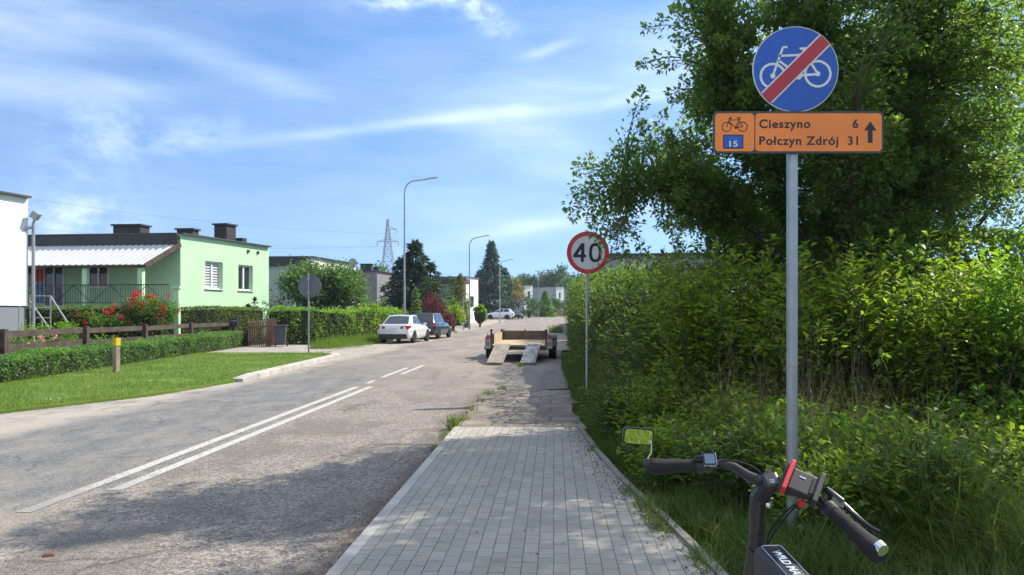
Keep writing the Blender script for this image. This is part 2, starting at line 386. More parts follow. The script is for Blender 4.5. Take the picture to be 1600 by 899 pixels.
def m_road():
    m = NT('worn_asphalt'); p = m.pos()
    sp = m.n('ShaderNodeSeparateXYZ'); m.set(sp.inputs[0], p); x, y = sp.outputs[0], sp.outputs[1]
    big = m.noise(.30, 5, m.map(p, scale=(1.2, .55, 1)), .6, .4)
    c = m.math('SUBTRACT', x, m.math('ADD', m.math('MULTIPLY', y, .055), -4.25))       # metres right of the centre line
    cw = m.math('ADD', c, m.math('MULTIPLY', m.math('SUBTRACT', big, .5), 1.6))
    agg = m.voro(85, p); ag = m.math('MULTIPLY', agg.outputs['Distance'], 1.0)
    spk = m.noise(140, 2, p); mid = m.noise(6, 5, p, .6)
    # right lane: coarse pinkish chippings; left lane: a smoother grey overlay; dusty shoulder
    right = m.mix(m.step(spk, .35, .68), (.085, .074, .066), (.42, .37, .32))
    right = m.mix(m.step(m.noise(34, 4, p, .7), .46, .62, 0, .6), right, (.06, .054, .05))
    chip = m.n('ShaderNodeSeparateColor'); m.set(chip.inputs[0], m.voro(48, p).outputs['Color']); cb_ = chip.outputs[0]
    right = m.mix(m.step(cb_, .62, .80, 0, .75), right, (.36, .325, .285)); right = m.mix(m.step(cb_, .30, .16, 0, .6), right, (.06, .055, .052))
    right = m.mix(m.step(mid, .42, .7, 0, .35), right, (.30, .25, .205))
    gp = m.math('MULTIPLY', m.step(m.noise(.75, 6, m.map(p, loc=(2, 9, 0), scale=(1.3, .8, 1)), .66, .5), .47, .60), .62)
    right = m.mix(gp, right, m.mix(m.step(spk, .38, .66), (.045, .042, .04), (.24, .215, .19)))
    left = m.mix(m.step(m.noise(1.6, 6, m.map(p, scale=(1.5, .7, 1)), .62, .5), .35, .68), (.122, .122, .122), (.205, .195, .18))
    left = m.mix(m.step(spk, .4, .75, 0, .3), left, (.07, .07, .07)); left = m.mix(m.step(cb_, .70, .85, 0, .4), left, (.27, .26, .24)); left = m.mix(m.step(cb_, .25, .12, 0, .4), left, (.07, .07, .07))
    fl = m.math('MULTIPLY', m.step(cw, -.5, .15, 1, 0), m.step(m.math('ADD', y, m.math('MULTIPLY', big, 10)), 22, 36, 1, 0))
    far = m.mix(m.step(m.noise(.5, 6, m.map(p, scale=(1.6, .5, 1)), .65, .6), .35, .66), (.19, .165, .145), (.29, .245, .205))
    far = m.mix(m.step(m.noise(18, 4, p), .4, .7, 0, .4), far, (.13, .115, .105))
    col = m.mix(m.step(m.math('ADD', y, m.math('MULTIPLY', mid, 6)), 15, 26), right, far)
    col = m.mix(fl, col, left)
    # worn pale dust in patches, along the shoulder and at the near left
    dust = m.math('MULTIPLY', m.step(cw, -3.4, -2.5, 1, 0), m.step(m.noise(.9, 6, m.map(p, scale=(1.0, .8, 1)), .65), .30, .55))
    col = m.mix(m.math('MULTIPLY', dust, .85), col, m.mix(m.step(spk, .35, .7), (.27, .235, .195), (.46, .405, .34)))
    dust2 = m.math('MULTIPLY', m.step(m.noise(.55, 6, m.map(p, loc=(3.1, 1.7, 0), scale=(1.0, .9, 1)), .66), .50, .64), m.step(y, 9, 5.5, 0, 1))
    dust2 = m.math('MULTIPLY', dust2, m.step(cw, -2.6, -.2, 0, 1))
    q = m.math('MULTIPLY', m.step(m.math('ADD', y, m.math('MULTIPLY', m.noise(1.3, 5, p), 2.2)), 7.9, 6.9, 0, 1), m.step(cw, .9, .2, 0, 1))
    dust2 = m.math('MAXIMUM', m.math('MULTIPLY', dust2, .5), m.math('MULTIPLY', q, .62))
    col = m.mix(dust2, col, m.mix(m.step(m.noise(50, 3, p), .4, .7), (.20, .175, .15), (.40, .35, .29)))
    # long smears of tar and repairs
    tar = m.step(m.noise(.8, 6, m.map(p, loc=(0, 5, 0), scale=(1.5, .35, 1)), .65, .8), .60, .70)
    col = m.mix(m.math('MULTIPLY', tar, .55), col, (.095, .09, .088))
    ht = m.step(m.noise(1.1, 5, m.map(p, loc=(7, 2, 0), scale=(.7, 1.6, 1)), .7, .6), .57, .66)
    ht = m.math('MULTIPLY', ht, m.step(m.math('ABSOLUTE', m.math('SUBTRACT', y, 19)), 1.2, 4.5, 1, 0))
    col = m.mix(m.math('MULTIPLY', ht, .6), col, (.075, .072, .072))
    # cracks
    wv = m.n('ShaderNodeVectorMath', operation='ADD'); m.set(wv.inputs[0], p)
    wn = m.n('ShaderNodeTexNoise'); wn.inputs['Scale'].default_value = 1.3; wn.inputs['Detail'].default_value = 5; m.set(wn.inputs['Vector'], p); m.set(wv.inputs[1], wn.outputs['Color'])
    cr = m.voro(.42, wv.outputs[0], 'DISTANCE_TO_EDGE')
    ck = m.math('MULTIPLY', m.step(cr.outputs['Distance'], .004, .014, 1, 0), m.step(m.noise(.6, 3, p), .42, .58))
    col = m.mix(m.math('MULTIPLY', ck, .5), col, (.045, .042, .04))
    # dirt and rusty grit where the carriageway meets the footway
    e = m.math('SUBTRACT', m.math('ADD', m.math('MULTIPLY', y, .055), -1.39), x)
    dirt = m.math('MULTIPLY', m.step(m.math('ADD', e, m.math('MULTIPLY', m.noise(2.2, 5, p), .5)), .18, .62, 1, 0), m.step(y, 17, 15, 0, 1))
    col = m.mix(m.math('MULTIPLY', dirt, .8), col, m.mix(m.step(m.noise(70, 3, p), .38, .68), (.06, .045, .034), (.21, .145, .10)))
    rb = m.mix(fl, m.math('ADD', m.math('MULTIPLY', spk, 1.0), m.noise(34, 4, p, .7)), m.math('MULTIPLY', spk, .35))
    return m.pbr(col, .88, 0, .25, m.bump(rb, .75, .012))
def m_pavers():
    m = NT('grey_pavers'); p = m.pos(); a = math.atan(.055)
    q = m.map(p, rot=(0, 0, a)); sp = m.n('ShaderNodeSeparateXYZ'); m.set(sp.inputs[0], q)
    cb = m.n('ShaderNodeCombineXYZ'); m.set(cb.inputs[0], sp.outputs[1]); m.set(cb.inputs[1], sp.outputs[0])
    wob = m.n('ShaderNodeVectorMath', operation='ADD'); wn = m.n('ShaderNodeTexNoise'); wn.inputs['Scale'].default_value = 3.0; m.set(wn.inputs['Vector'], p)
    wsc = m.n('ShaderNodeVectorMath', operation='SCALE'); wsc.inputs['Scale'].default_value = .008; m.set(wsc.inputs[0], wn.outputs['Color'])
    m.set(wob.inputs[0], cb.outputs[0]); m.set(wob.inputs[1], wsc.outputs[0])
    b = m.n('ShaderNodeTexBrick'); m.set(b.inputs['Vector'], wob.outputs[0]); b.offset = .5
    b.inputs['Scale'].default_value = 1; b.inputs['Brick Width'].default_value = .2; b.inputs['Row Height'].default_value = .101
    b.inputs['Mortar Size'].default_value = .0034; b.inputs['Mortar Smooth'].default_value = .25; b.inputs['Bias'].default_value = 0
    m.set(b.inputs['Color1'], (.31, .283, .240)); m.set(b.inputs['Color2'], (.385, .355, .305)); m.set(b.inputs['Mortar'], (.12, .113, .10))
    c = m.mix(m.step(m.noise(.8, 5, p), .35, .7, 0, .5), b.outputs['Color'], (.25, .235, .21))
    c = m.mix(m.step(m.noise(120, 2, p), .35, .75, 0, .35), c, (.19, .19, .185))
    c = m.mix(m.step(m.noise(3.2, 6, p, .68), .55, .72, 0, .55), c, (.19, .165, .13))
    jm = m.math('MULTIPLY', b.outputs['Fac'], m.step(m.noise(2.0, 4, p), .45, .65)); c = m.mix(m.math('MULTIPLY', jm, .7), c, (.06, .075, .03))
    h = m.math('SUBTRACT', m.math('MULTIPLY', m.noise(90, 3, p), .15), b.outputs['Fac'])
    return m.pbr(c, .85, 0, .3, m.bump(h, .7, .006))
def m_slabs():
    m = NT('broken_old_slabs'); p = m.pos()
    q = m.map(p, rot=(0, 0, .055))
    b = m.n('ShaderNodeTexBrick'); wv = m.n('ShaderNodeVectorMath', operation='ADD'); wn = m.n('ShaderNodeTexNoise'); wn.inputs['Scale'].default_value = 1.7
    m.set(wn.inputs['Vector'], p); ws = m.n('ShaderNodeVectorMath', operation='SCALE'); ws.inputs['Scale'].default_value = .12; m.set(ws.inputs[0], wn.outputs['Color'])
    m.set(wv.inputs[0], q); m.set(wv.inputs[1], ws.outputs[0]); m.set(b.inputs['Vector'], wv.outputs[0]); b.offset = .35
    b.inputs['Scale'].default_value = 1; b.inputs['Brick Width'].default_value = .62; b.inputs['Row Height'].default_value = .55; b.inputs['Mortar Size'].default_value = .02
    m.set(b.inputs['Color1'], (.20, .175, .15)); m.set(b.inputs['Color2'], (.29, .25, .21)); m.set(b.inputs['Mortar'], (.12, .10, .078))
    c = m.mix(m.step(m.noise(2.2, 6, p, .65), .42, .66, 0, .85), b.outputs['Color'], (.15, .12, .092))
    c = m.mix(m.step(m.noise(40, 4, p), .4, .7, 0, .55), c, (.09, .075, .06))
    c = m.mix(m.step(m.noise(.9, 4, p), .52, .7, 0, .6), c, (.33, .285, .235))
    return m.pbr(c, .92, 0, .2, m.bump(m.math('SUBTRACT', m.noise(12, 5, p), m.math('MULTIPLY', b.outputs['Fac'], .5)), .4, .015))
def m_concrete(name, col, spots=.5):
    m = NT(name); p = m.pos()
    c = m.mix(m.step(m.noise(1.5, 5, p), .35, .68), sc(col, .78), sc(col, 1.12))
    c = m.mix(m.step(m.noise(60, 3, p), .4, .72, 0, spots), c, sc(col, .55))
    return m.pbr(c, .9, 0, .25, m.bump(m.noise(50, 4, p), .4, .01))
def m_paint():
    m = NT('worn_road_paint'); p = m.pos()
    c = m.mix(m.step(m.noise(80, 4, p, .65), .43, .60), (.22, .205, .19), (.62, .61, .57))
    c = m.mix(m.step(m.noise(3.5, 6, p, .7), .52, .68, 0, .7), c, (.24, .22, .20))
    sp = m.n('ShaderNodeSeparateXYZ'); m.set(sp.inputs[0], p); fd = m.math('ADD', sp.outputs[1], m.math('MULTIPLY', m.noise(4, 5, p, .7), 2.2))
    c = m.mix(m.step(fd, 7.7, 9.3, .85, 0), c, (.21, .20, .19))
    return m.pbr(c, .8, 0, .3, m.bump(m.noise(95, 3, p), .4, .006))
M_TERR, M_LAWN, M_ROAD, M_PAVE, M_SLAB, M_PAINT = m_terrain(), m_lawn(), m_road(), m_pavers(), m_slabs(), m_paint()
M_KERB = m_concrete('pale_kerb_concrete', (.43, .405, .37)); M_EDGE = m_concrete('old_edging_concrete', (.26, .245, .22), .7)
M_SAND = m_concrete('sandy_drive', (.36, .30, .235), .6); M_GRAV = m_concrete('pale_gravel', (.33, .30, .26), .8)

xs = sorted(set([-500, -350, -250, -180, -130, -100, -80, -65, -52, -42] + list(np.arange(-34, 20.1, 1.0)) + [24, 30, 38, 50, 65, 85, 120, 180, 260, 350, 500]))
ys = sorted(set([-120, -80, -50, -30, -20] + list(np.arange(-12, 60.1, 1.5)) + list(np.arange(65, 181, 5)) + [200, 240, 300, 400, 550, 750]))
V = [(x, y, T(x, y)-.05) for y in ys for x in xs]; nx = len(xs)
b = MB(); b.add(V, [(i*nx+j, i*nx+j+1, (i+1)*nx+j+1, (i+1)*nx+j) for i in range(len(ys)-1) for j in range(nx-1)])
tag(b.build('ground', M_TERR, smooth=80), kind='structure')

strip('road', yr(-40, 60, .8)+yr(62, 143, 2.5), rl, rr, 0.0, M_ROAD, 8)
strip('lawn', yr(3, 30.5, .5), lambda y: -14.2, lambda y: rl(y)-.02, .05, M_LAWN, 10, skirt=.14, jit=.05)
# footway: pavers, edging, old slabs beyond
strip('sidewalk', yr(-12, 10.7, .35), lambda y: swl(y)+.09, lambda y: swr(y), .06, M_PAVE, 6, skirt=.1)
strip('kerb_strip', yr(-12, 10.75, .9), swl, lambda y: swl(y)+.088, .064, M_KERB, 1, skirt=.13)
strip('edging_strip', yr(-12, 10.8, .5), lambda y: swr(y)+.003, lambda y: swr(y)+.06, .085, M_EDGE, 1, skirt=.14, jit=.008)
strip('old_footway', yr(10.72, 16.1, .4), lambda y: swl(y)-.02, lambda y: 1.02+.02*y*(y > 14)*.5, .035, M_SLAB, 5, skirt=.1, jit=.04)
# kerb stones on the far side and the strips across the drives
b = MB()
for i in range(11):
    y0, y1 = 18.3+i*.95, 18.3+i*.95+.94
    d = -.05 if i == 0 else 0.0
    b.beam((rl(y0)-.02, y0, gz(y0)+.055+d), (rl(y1)-.02, y1, gz(y1)+.055), .30, .16)
tag(b.build('kerb', M_KERB, bevel=.02), kind='structure')
strip('gravel_drive', yr(30.4, 38, .6), lambda y: -12.6, lambda y: rl(y)+.4, .02, M_GRAV, 6)
strip('sandy_drive', yr(33, 53, 1), lambda y: rr(y)-1.5, lambda y: rr(y)+1.6, .012, M_SAND, 4)
strip('drive_kerb', yr(54, 55.2, .3), lambda y: rr(y)-1.6, lambda y: rr(y)+4, .06, M_KERB, 3, skirt=.1)
strip('grass_strip', yr(142, 151, 1.5), lambda y: 0.5, lambda y: 24, .05, M_LAWN, 3, skirt=.1)
# painted lines
def pline(name, x0, y0, x1, y1, w=.12):
    f = lambda y: x0+(x1-x0)*(y-y0)/(y1-y0)
    strip(name, yr(y0, y1, .5), lambda y: f(y)-w/2, lambda y: f(y)+w/2, .004, M_PAINT, 1)
cx = lambda y: -4.245+.0555*y
for (y0, y1, o) in ((6.35, 17.05, -.15), (7.15, 17.15, .15), (19.6, 22.9, -.15), (20.6, 24.0, .15), (17.9, 18.6, -.13)):
    pline('centre_line', cx(y0)+o, y0, cx(y1)+o, y1, .13)
# ================================================================== buildings and fences
def render_wall(name, col):
    m = NT(name); p = m.pos()
    c = m.mix(m.step(m.noise(.9, 5, p), .35, .68), sc(col, .93), sc(col, 1.04))
    c = m.mix(m.step(m.noise(1.0, 6, m.map(p, scale=(2.6, 2.6, .22)), .65), .50, .72, 0, .35), c, sc(col, .78))      # rain streaks
    c = m.mix(m.step(m.noise(14, 4, p), .45, .75, 0, .3), c, sc(col, .86))
    return m.pbr(c, .92, 0, .15, m.bump(m.noise(45, 5, p), .55, .012))
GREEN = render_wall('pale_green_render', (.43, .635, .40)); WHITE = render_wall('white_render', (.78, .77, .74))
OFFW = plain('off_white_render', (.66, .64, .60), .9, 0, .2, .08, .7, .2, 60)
GREYW = plain('grey_or_shade_render', (.36, .37, .38), .9, 0, .2, .08, .7, .2, 60)  # also colours the shaded sides of white houses, shade put into the colour
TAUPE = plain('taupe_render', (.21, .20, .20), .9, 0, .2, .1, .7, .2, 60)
CREAM = plain('cream_render', (.55, .52, .42), .9, 0, .2, .08, .7)
PLINTH = plain('grey_plinth', (.20, .22, .245), .85, 0, .25, .08, 1.2)
SLATE = plain('dark_roof_sheet', (.045, .046, .052), .7, 0, .3, .2, 2)
COPING = plain('dark_coping', (.07, .075, .075), .6, .3, .4, .2, 2)
BROWN = plain('brown_wood', (.085, .064, .052), .8, 0, .25, .35, 2.5, .3, 30)
BROWN2 = plain('reddish_brown_wood', (.20, .125, .09), .8, 0, .25, .3, 2.5, .3, 30)
PVC = plain('white_frame', (.72, .72, .71), .5, 0, .4, .05, 4)
GLASS = plain('window_glass', (.025, .03, .036), .06, 0, .6, .1, 3)
BRICKD = plain('dark_chimney_brick', (.06, .055, .055), .9, 0, .2, .4, 9)
GALV = plain('galvanised_steel', (.36, .37, .38), .42, .75, .5, .14, 6)
GREYP = plain('grey_painted_steel', (.30, .32, .33), .5, .3, .4, .12, 4)
BLIND = plain('blind_fabric', (.52, .53, .52), .8, 0, .2, .05, 4)
DARKM = plain('dark_metal', (.05, .05, .052), .5, .4, .4, .2, 4)

def V3(p, z): return Vector((p[0], p[1], z))
def wall_panel(b, O, U, L, z0, z1, holes=(), depth=.22, inward=(0, 0), mi=0):
    us = sorted(set([0, L]+[h[0] for h in holes]+[h[1] for h in holes])); zs = sorted(set([z0, z1]+[h[2] for h in holes]+[h[3] for h in holes]))
    P = lambda u, z, q=0: Vector((O[0]+U[0]*u+inward[0]*q, O[1]+U[1]*u+inward[1]*q, z))
    for i in range(len(us)-1):
        for j in range(len(zs)-1):
            um, zm = (us[i]+us[i+1])/2, (zs[j]+zs[j+1])/2
            if any(h[0] < um < h[1] and h[2] < zm < h[3] for h in holes): continue
            b.add([P(us[i], zs[j]), P(us[i+1], zs[j]), P(us[i+1], zs[j+1]), P(us[i], zs[j+1])], [(0, 1, 2, 3)], mi)
    for (a, c, e, f) in holes:
        for (p, q) in (((a, e), (c, e)), ((c, e), (c, f)), ((c, f), (a, f)), ((a, f), (a, e))):
            b.add([P(*p), P(*q), P(*q, depth), P(*p, depth)], [(0, 1, 2, 3)], mi)
def window(parent, O, U, inward, h, depth=.2, mull=1, blind=False, sill=True, fm=PVC):
    a, c, e, f = h
    P = lambda u, z, q: Vector((O[0]+U[0]*u+inward[0]*q, O[1]+U[1]*u+inward[1]*q, z))
    b = MB(); w = .075
    nrm = (inward[0], inward[1], 0)
    for z in (e+w/2, f-w/2): b.beam(P(a, z, depth-.03), P(c, z, depth-.03), w, .07, up=(0, 0, 1))
    n = mull+1
    for k in range(n+1):
        u = a+w/2+(c-a-w)*k/n
        b.beam(P(u, e+w, depth-.031), P(u, f-w, depth-.031), .07, w*(1.3 if 0 < k < n else 1), up=(U[0], U[1], 0))
    fr = b.build('window', fm, parent)
    b = MB(); b.add([P(a, e, depth), P(c, e, depth), P(c, f, depth), P(a, f, depth)], [(0, 1, 2, 3)]); b.build('pane', GLASS, fr)
    if blind:
        b = MB(); k = 9
        for i in range(k):
            z = e+w+(f-e-2*w)*(i+.15)/k
            b.add([P(a+w, z, depth-.012), P(c-w, z, depth-.012), P(c-w, z+(f-e)*.062, depth-.012), P(a+w, z+(f-e)*.062, depth-.012)], [(0, 1, 2, 3)])
        b.build('blind', BLIND, fr)
    if sill:
        b = MB(); b.beam(P(a-.04, e-.02, .03), P(c+.04, e-.02, .03), .22, .035); b.build('sill', fm, fr)
    return fr
def chimney(parent, c, sx, sy, z0, z1, rz=0, mat=BRICKD):
    b = MB(); b.box((c[0], c[1], (z0+z1)/2), (sx, sy, z1-z0), rz); o = b.build('chimney', mat, parent)
    b = MB(); b.box((c[0], c[1], z1+.04), (sx+.16, sy+.16, .08), rz); b.build('chimney_cap', SLATE, o)
def flat_house(name, label, C0, ang, L, S, sdir, z0, zt, wm, sm=None, holes=(), fascia=None, mull=1, drop=0.0, fm=PVC, blinds=(), plinth=None, group=None):
    """flat-roofed bungalow; the front wall runs from C0 along ang, the side wall leaves C0 along sdir"""
    U = (math.sin(R(ang)), math.cos(R(ang))); inn = (-U[1], U[0]); C0 = (C0[0], C0[1])
    t = thing(name, label, 'house', (0, 0, 0), 0, group)
    b = MB(); zz = plinth or z0
    wall_panel(b, C0, U, L, zz, zt, holes, .22, inn)
    C1 = (C0[0]+U[0]*L, C0[1]+U[1]*L); C3 = (C0[0]+sdir[0]*S, C0[1]+sdir[1]*S); C2 = (C1[0]+sdir[0]*S, C1[1]+sdir[1]*S)
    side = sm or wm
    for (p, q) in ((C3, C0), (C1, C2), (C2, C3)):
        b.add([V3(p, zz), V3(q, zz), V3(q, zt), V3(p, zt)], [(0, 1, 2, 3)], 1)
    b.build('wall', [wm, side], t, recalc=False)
    b = MB(); k = .12
    b.add([V3(C0, zt-.35), V3(C1, zt-.35), V3(C2, zt-.35), V3(C3, zt-.35)], [(0, 1, 2, 3)])
    if fascia:
        b.beam(V3((C3[0]-U[0]*.1, C3[1]-U[1]*.1), zt-fascia/2-.04), V3((C0[0]+sdir[0]*.02-U[0]*.1, C0[1]+sdir[1]*.02-U[1]*.1), zt-fascia/2-.04), .2, fascia)
    b.build('roof', SLATE, t)
    b = MB(); m = .06
    o = (-inn[0]*.03, -inn[1]*.03)
    b.beam(V3((C0[0]+o[0], C0[1]+o[1]), zt+.035), V3((C1[0]+o[0], C1[1]+o[1]), zt+.035), .30, .07)
    b.beam(V3((C0[0]-U[0]*.02+sdir[0]*.13, C0[1]-U[1]*.02+sdir[1]*.13), zt+.034), V3((C3[0]-U[0]*.02, C3[1]-U[1]*.02), zt+.034), .28, .066)
    b.build('coping', COPING, t)
    if plinth:
        b = MB(); I = .05
        Q = [(C0[0]+inn[0]*I+U[0]*I, C0[1]+inn[1]*I+U[1]*I), (C1[0]+inn[0]*I-U[0]*I, C1[1]+inn[1]*I-U[1]*I), (C2[0]-U[0]*I, C2[1]-U[1]*I), (C3[0]+U[0]*I, C3[1]+U[1]*I)]
        b.add([V3(q, z0) for q in Q]+[V3(q, plinth) for q in Q], [(0, 1, 5, 4), (1, 2, 6, 5), (2, 3, 7, 6), (3, 0, 4, 7)]); b.build('plinth', PLINTH, t)
    for i, h in enumerate(holes): window(t, C0, U, inn, h, .2, mull, i in blinds, True, fm)
    return t, U, inn

# ---- the white house at the left edge: we see the end of its street front
C = Vector((-17.65, 28.0)); a = R(15); U = (math.sin(a), math.cos(a))
t, U, inn = flat_house('white_house', 'white rendered house with a grey plinth and a downpipe at its corner', (C.x-U[0]*7.4, C.y-U[1]*7.4), 15, 7.4, 9, (-.99, .12), .2, 5.85, WHITE, plinth=1.93)
b = MB(); e = (C.x+.10, C.y+.02)
b.tube([(e[0]-.26, e[1]-.3, .3), (e[0]-.26, e[1]-.3, 4.55), (e[0]-.1, e[1]-.1, 4.75), (e[0]+.02, e[1], 4.8)], .06, 10); b.build('downpipe', GREYP, t, 50)
b = MB(); b.tube([(e[0]+.05, e[1]+.06, .3), (e[0]+.05, e[1]+.06, 4.95)], .055, 10); b.build('corner_post', GREYP, t, 50)
b = MB(); b.box((e[0]+.16, e[1]+.0, 5.22), (.26, .20, .26), rot=Matrix.Rotation(R(35), 3, 'Y')); b.tube([(e[0]+.05, e[1]+.06, 4.95), (e[0]+.13, e[1]+.03, 5.15)], .04, 8)
b.build('floodlight', GREYP, t)

# ---- green house with the veranda
C0 = (-15.54, 36.0); ang = 15; U = (math.sin(R(15)), math.cos(R(15))); SD = (-.9925, .122)
holes = [(1.80, 3.18, 2.87, 4.24), (4.50, 5.80, 2.87, 4.22)]
gh, U, inn = flat_house('green_house', 'pale green bungalow with a veranda under a white corrugated roof', C0, 15, 7.33, 13, SD, .3, 5.36, GREEN, None, holes, fascia=.42, mull=1, blinds=(0,))
for (u, z) in ((5.35, 4.98), (6.25, 4.98)):
    b = MB(); b.box((C0[0]+U[0]*u-inn[0]*.01, C0[1]+U[1]*u-inn[1]*.01, z), (.1, .16, .15), -R(15)); b.build('vent_hole', DARKM, gh)
def at(s, u, z): return Vector((C0[0]+U[0]*u+SD[0]*s, C0[1]+U[1]*u+SD[1]*s, z))
# corrugated veranda roof falling towards the street
n = 300; Vv = []; Fv = []
for i in range(n+1):
    s = 13*i/n; w = .036*math.cos(2*math.pi*s/.30)
    for (u, z) in ((-.02, 4.93), (-1.1, 4.38), (-2.3, 3.80)): Vv.append(at(s, u, z+w))
for i in range(n):
    for j in range(2): Fv.append((i*3+j, i*3+j+1, (i+1)*3+j+1, (i+1)*3+j))
b = MB(); b.add(Vv, Fv); vr = b.build('veranda_roof', plain('white_corrugated_sheet', (.46, .47, .48), .5, .1, .4, .08, 1.5), gh, 60)
b = MB(); b.tube([at(-.02, -2.32, 3.74), at(13, -2.32, 3.74)], .065, 8); b.build('gutter', BROWN, vr)
b = MB(); b.beam(at(-.03, -.03, 4.88), at(-.03, -2.34, 3.74), .05, .22); b.build('bargeboard', BROWN, vr)
for s in (.30, 2.95, 6.2): 
    b = MB(); b.box(at(s, -2.15, 2.85), (.22, .22, 1.75), -R(7)); b.build('column', GREEN, gh)
b = MB(); b.add([at(.0, -2.4, 1.4), at(13, -2.4, 1.4), at(13, 0, 1.4), at(0, 0, 1.4), at(0, -2.4, 1.98), at(13, -2.4, 1.98), at(13, -.002, 1.98), at(0, -.002, 1.98)],
      [(0, 1, 5, 4), (4, 5, 6, 7), (3, 0, 4, 7), (0, 3, 2, 1), (1, 2, 6, 5)]); b.build('veranda_floor', PLINTH, gh)
b = MB(); b.beam(at(-1.1, -2.28, 2.92), at(8, -2.28, 2.92), .04); b.beam(at(-1.1, -2.28, 2.12), at(8, -2.28, 2.12), .03)
for i in range(76): b.beam(at(-1.1+i*.12, -2.28, 2.12), at(-1.1+i*.12, -2.28, 2.92), .014)
for k in range(5):
    s = -.9+k*1.75
    b.beam(at(s, -2.26, 2.14), at(s+.85, -2.26, 2.9), .022); b.beam(at(s+.85, -2.26, 2.9), at(s+1.7, -2.26, 2.14), .022)
b.build('railing', DARKM, gh)
# glazed door and window in the shaded veranda wall
for (s0, s1, z0, z1, kind) in ((5.9, 6.9, 2.0, 4.1, 1), (7.3, 8.6, 2.9, 4.1, 1), (3.6, 4.6, 2.9, 4.1, 1)):
    b = MB(); w = .08
    for s in (s0, (s0+s1)/2, s1): b.beam(at(s, -.05, z0), at(s, -.05, z1), .08, .08)
    for z in (z0, z1): b.beam(at(s0, -.052, z), at(s1, -.052, z), .08, .08)
    fr = b.build('window' if z0 > 2.5 else 'veranda_door', PVC, gh)
    b = MB(); b.add([at(s0, -.03, z0), at(s1, -.03, z0), at(s1, -.03, z1), at(s0, -.03, z1)], [(0, 1, 2, 3)]); b.build('pane', GLASS, fr)
chimney(gh, at(4.2, 2.2, 0), 1.45, .8, 5.0, 6.02, -R(7)); chimney(gh, at(1.9, 3.2, 0), .85, .6, 5.0, 5.9, -R(7)); chimney(gh, at(-.1+.9, 4.6, 0), .75, .8, 5.0, 6.28, -R(15))
b = MB(); c = at(.35, 5.2, 0); b.tube([(c.x, c.y, 5.0), (c.x, c.y, 5.52)], .12, 8); b.box((c.x, c.y, 5.57), (.55, .4, .2), -R(15)); b.build('roof_vent', DARKM, gh)
# square garden pillar by the corner of the veranda
t = thing('garden_pillar', 'short pale green pillar with a flat cap beside the red flowering bush', 'pillar', (XW(277, 33.3), 33.3, T(-14.6, 33.3)-.05))
b = MB(); b.box((0, 0, 1.3), (.2, .2, 2.6)); b.build('shaft', GREEN, t); b = MB(); b.box((0, 0, 2.65), (.32, .32, .1)); b.build('cap', GREEN, t)
# cloth hanging at the dark end of the veranda
b = MB()
for i in range(5):
    b.beam(PX(53+i*3.3, 421, 35.2-(i % 2)*.12), PX(53+i*3.3, 441, 35.2-(i % 2)*.12), .11, .02, mi=0); b.beam(PX(53+i*3.3, 441.2, 35.2-(i % 2)*.12), PX(53+i*3.3, 474, 35.2-(i % 2)*.12), .11, .02, mi=1)
tag(b.build('hanging_towel', [plain('red_cloth', (.45, .07, .05), .9), plain('blue_cloth', (.16, .26, .48), .9)]), 'red and blue cloth hanging at the dark end of the veranda', 'towel')
# steps' handrail by the white house
d = 29.0; b = MB()
for pl in ([PX(47, 463, d), PX(79, 463, d), PX(106, 505, d-.6)], [PX(47, 482, d), PX(79, 481, d)], [PX(47, 497, d), PX(79, 497, d)], [PX(79, 463, d), PX(79, 515, d)], [PX(48, 472, d), PX(76, 512, d-.5)], [PX(66, 498, d), PX(66, 515, d)], [PX(47, 463, d), PX(47, 515, d)]):
    b.tube(pl, .03, 6)
tag(b.build('handrail', GALV), 'grey tubular metal handrail of the steps beside the white house', 'handrail')

# ---- second bungalow behind the big bush
d = 52.5
h2, U2, i2 = flat_house('long_bungalow', 'long white bungalow, its side coloured as shaded grey, with a black roof edge behind the big round bush', (XW(486, d), d), 11, 7.8, 9, (-.995, .1), .2, ZW(402, d), OFFW, GREYW, [(2.2, 3.5, 2.4, 3.8), (5.2, 6.4, 2.4, 3.8)], fascia=.55)  # grey side wall: its shade is put into the colour
b = MB(); c = Vector((XW(551, 58), 58, ZW(410, 58)))
for i in range(6): b.disc(c+Vector((0, -.06*i*i*.04, 0)), .30-.05*i*i*.3 if i < 3 else .12, .02, 20)
b.beam(c, c-Vector((0, 0, .9)), .06); b.build('satellite_dish', GREYP, h2)
# ---- third: taupe, a chimney on its roof and a low white wing
d = 68.0; zt = ZW(424, d)
h3, U3, i3 = flat_house('taupe_house', 'taupe house with a wide dark chimney beside the dark spruce', (XW(589, d), d), 9, 6, 8, (-.995, .1), .2, zt, TAUPE, TAUPE, [(1.5, 2.6, 2.4, 3.8)], fascia=None)
chimney(h3, (XW(573, 71), 71), 1.0, .9, zt-.4, ZW(414, 71), 0); chimney(h3, (XW(587.5, 70), 70), .35, .4, zt-.4, ZW(419, 70), 0)
d = 74
h, U_, i_ = flat_house('white_annexe', 'low white wing with one dark window beside the taupe house', (XW(597, d), d), 12, 4, 5, (-.98, .2), .2, ZW(433, d), WHITE, OFFW, [(1.0, 2.2, 2.3, 4.0)], mull=0, fm=DARKM)
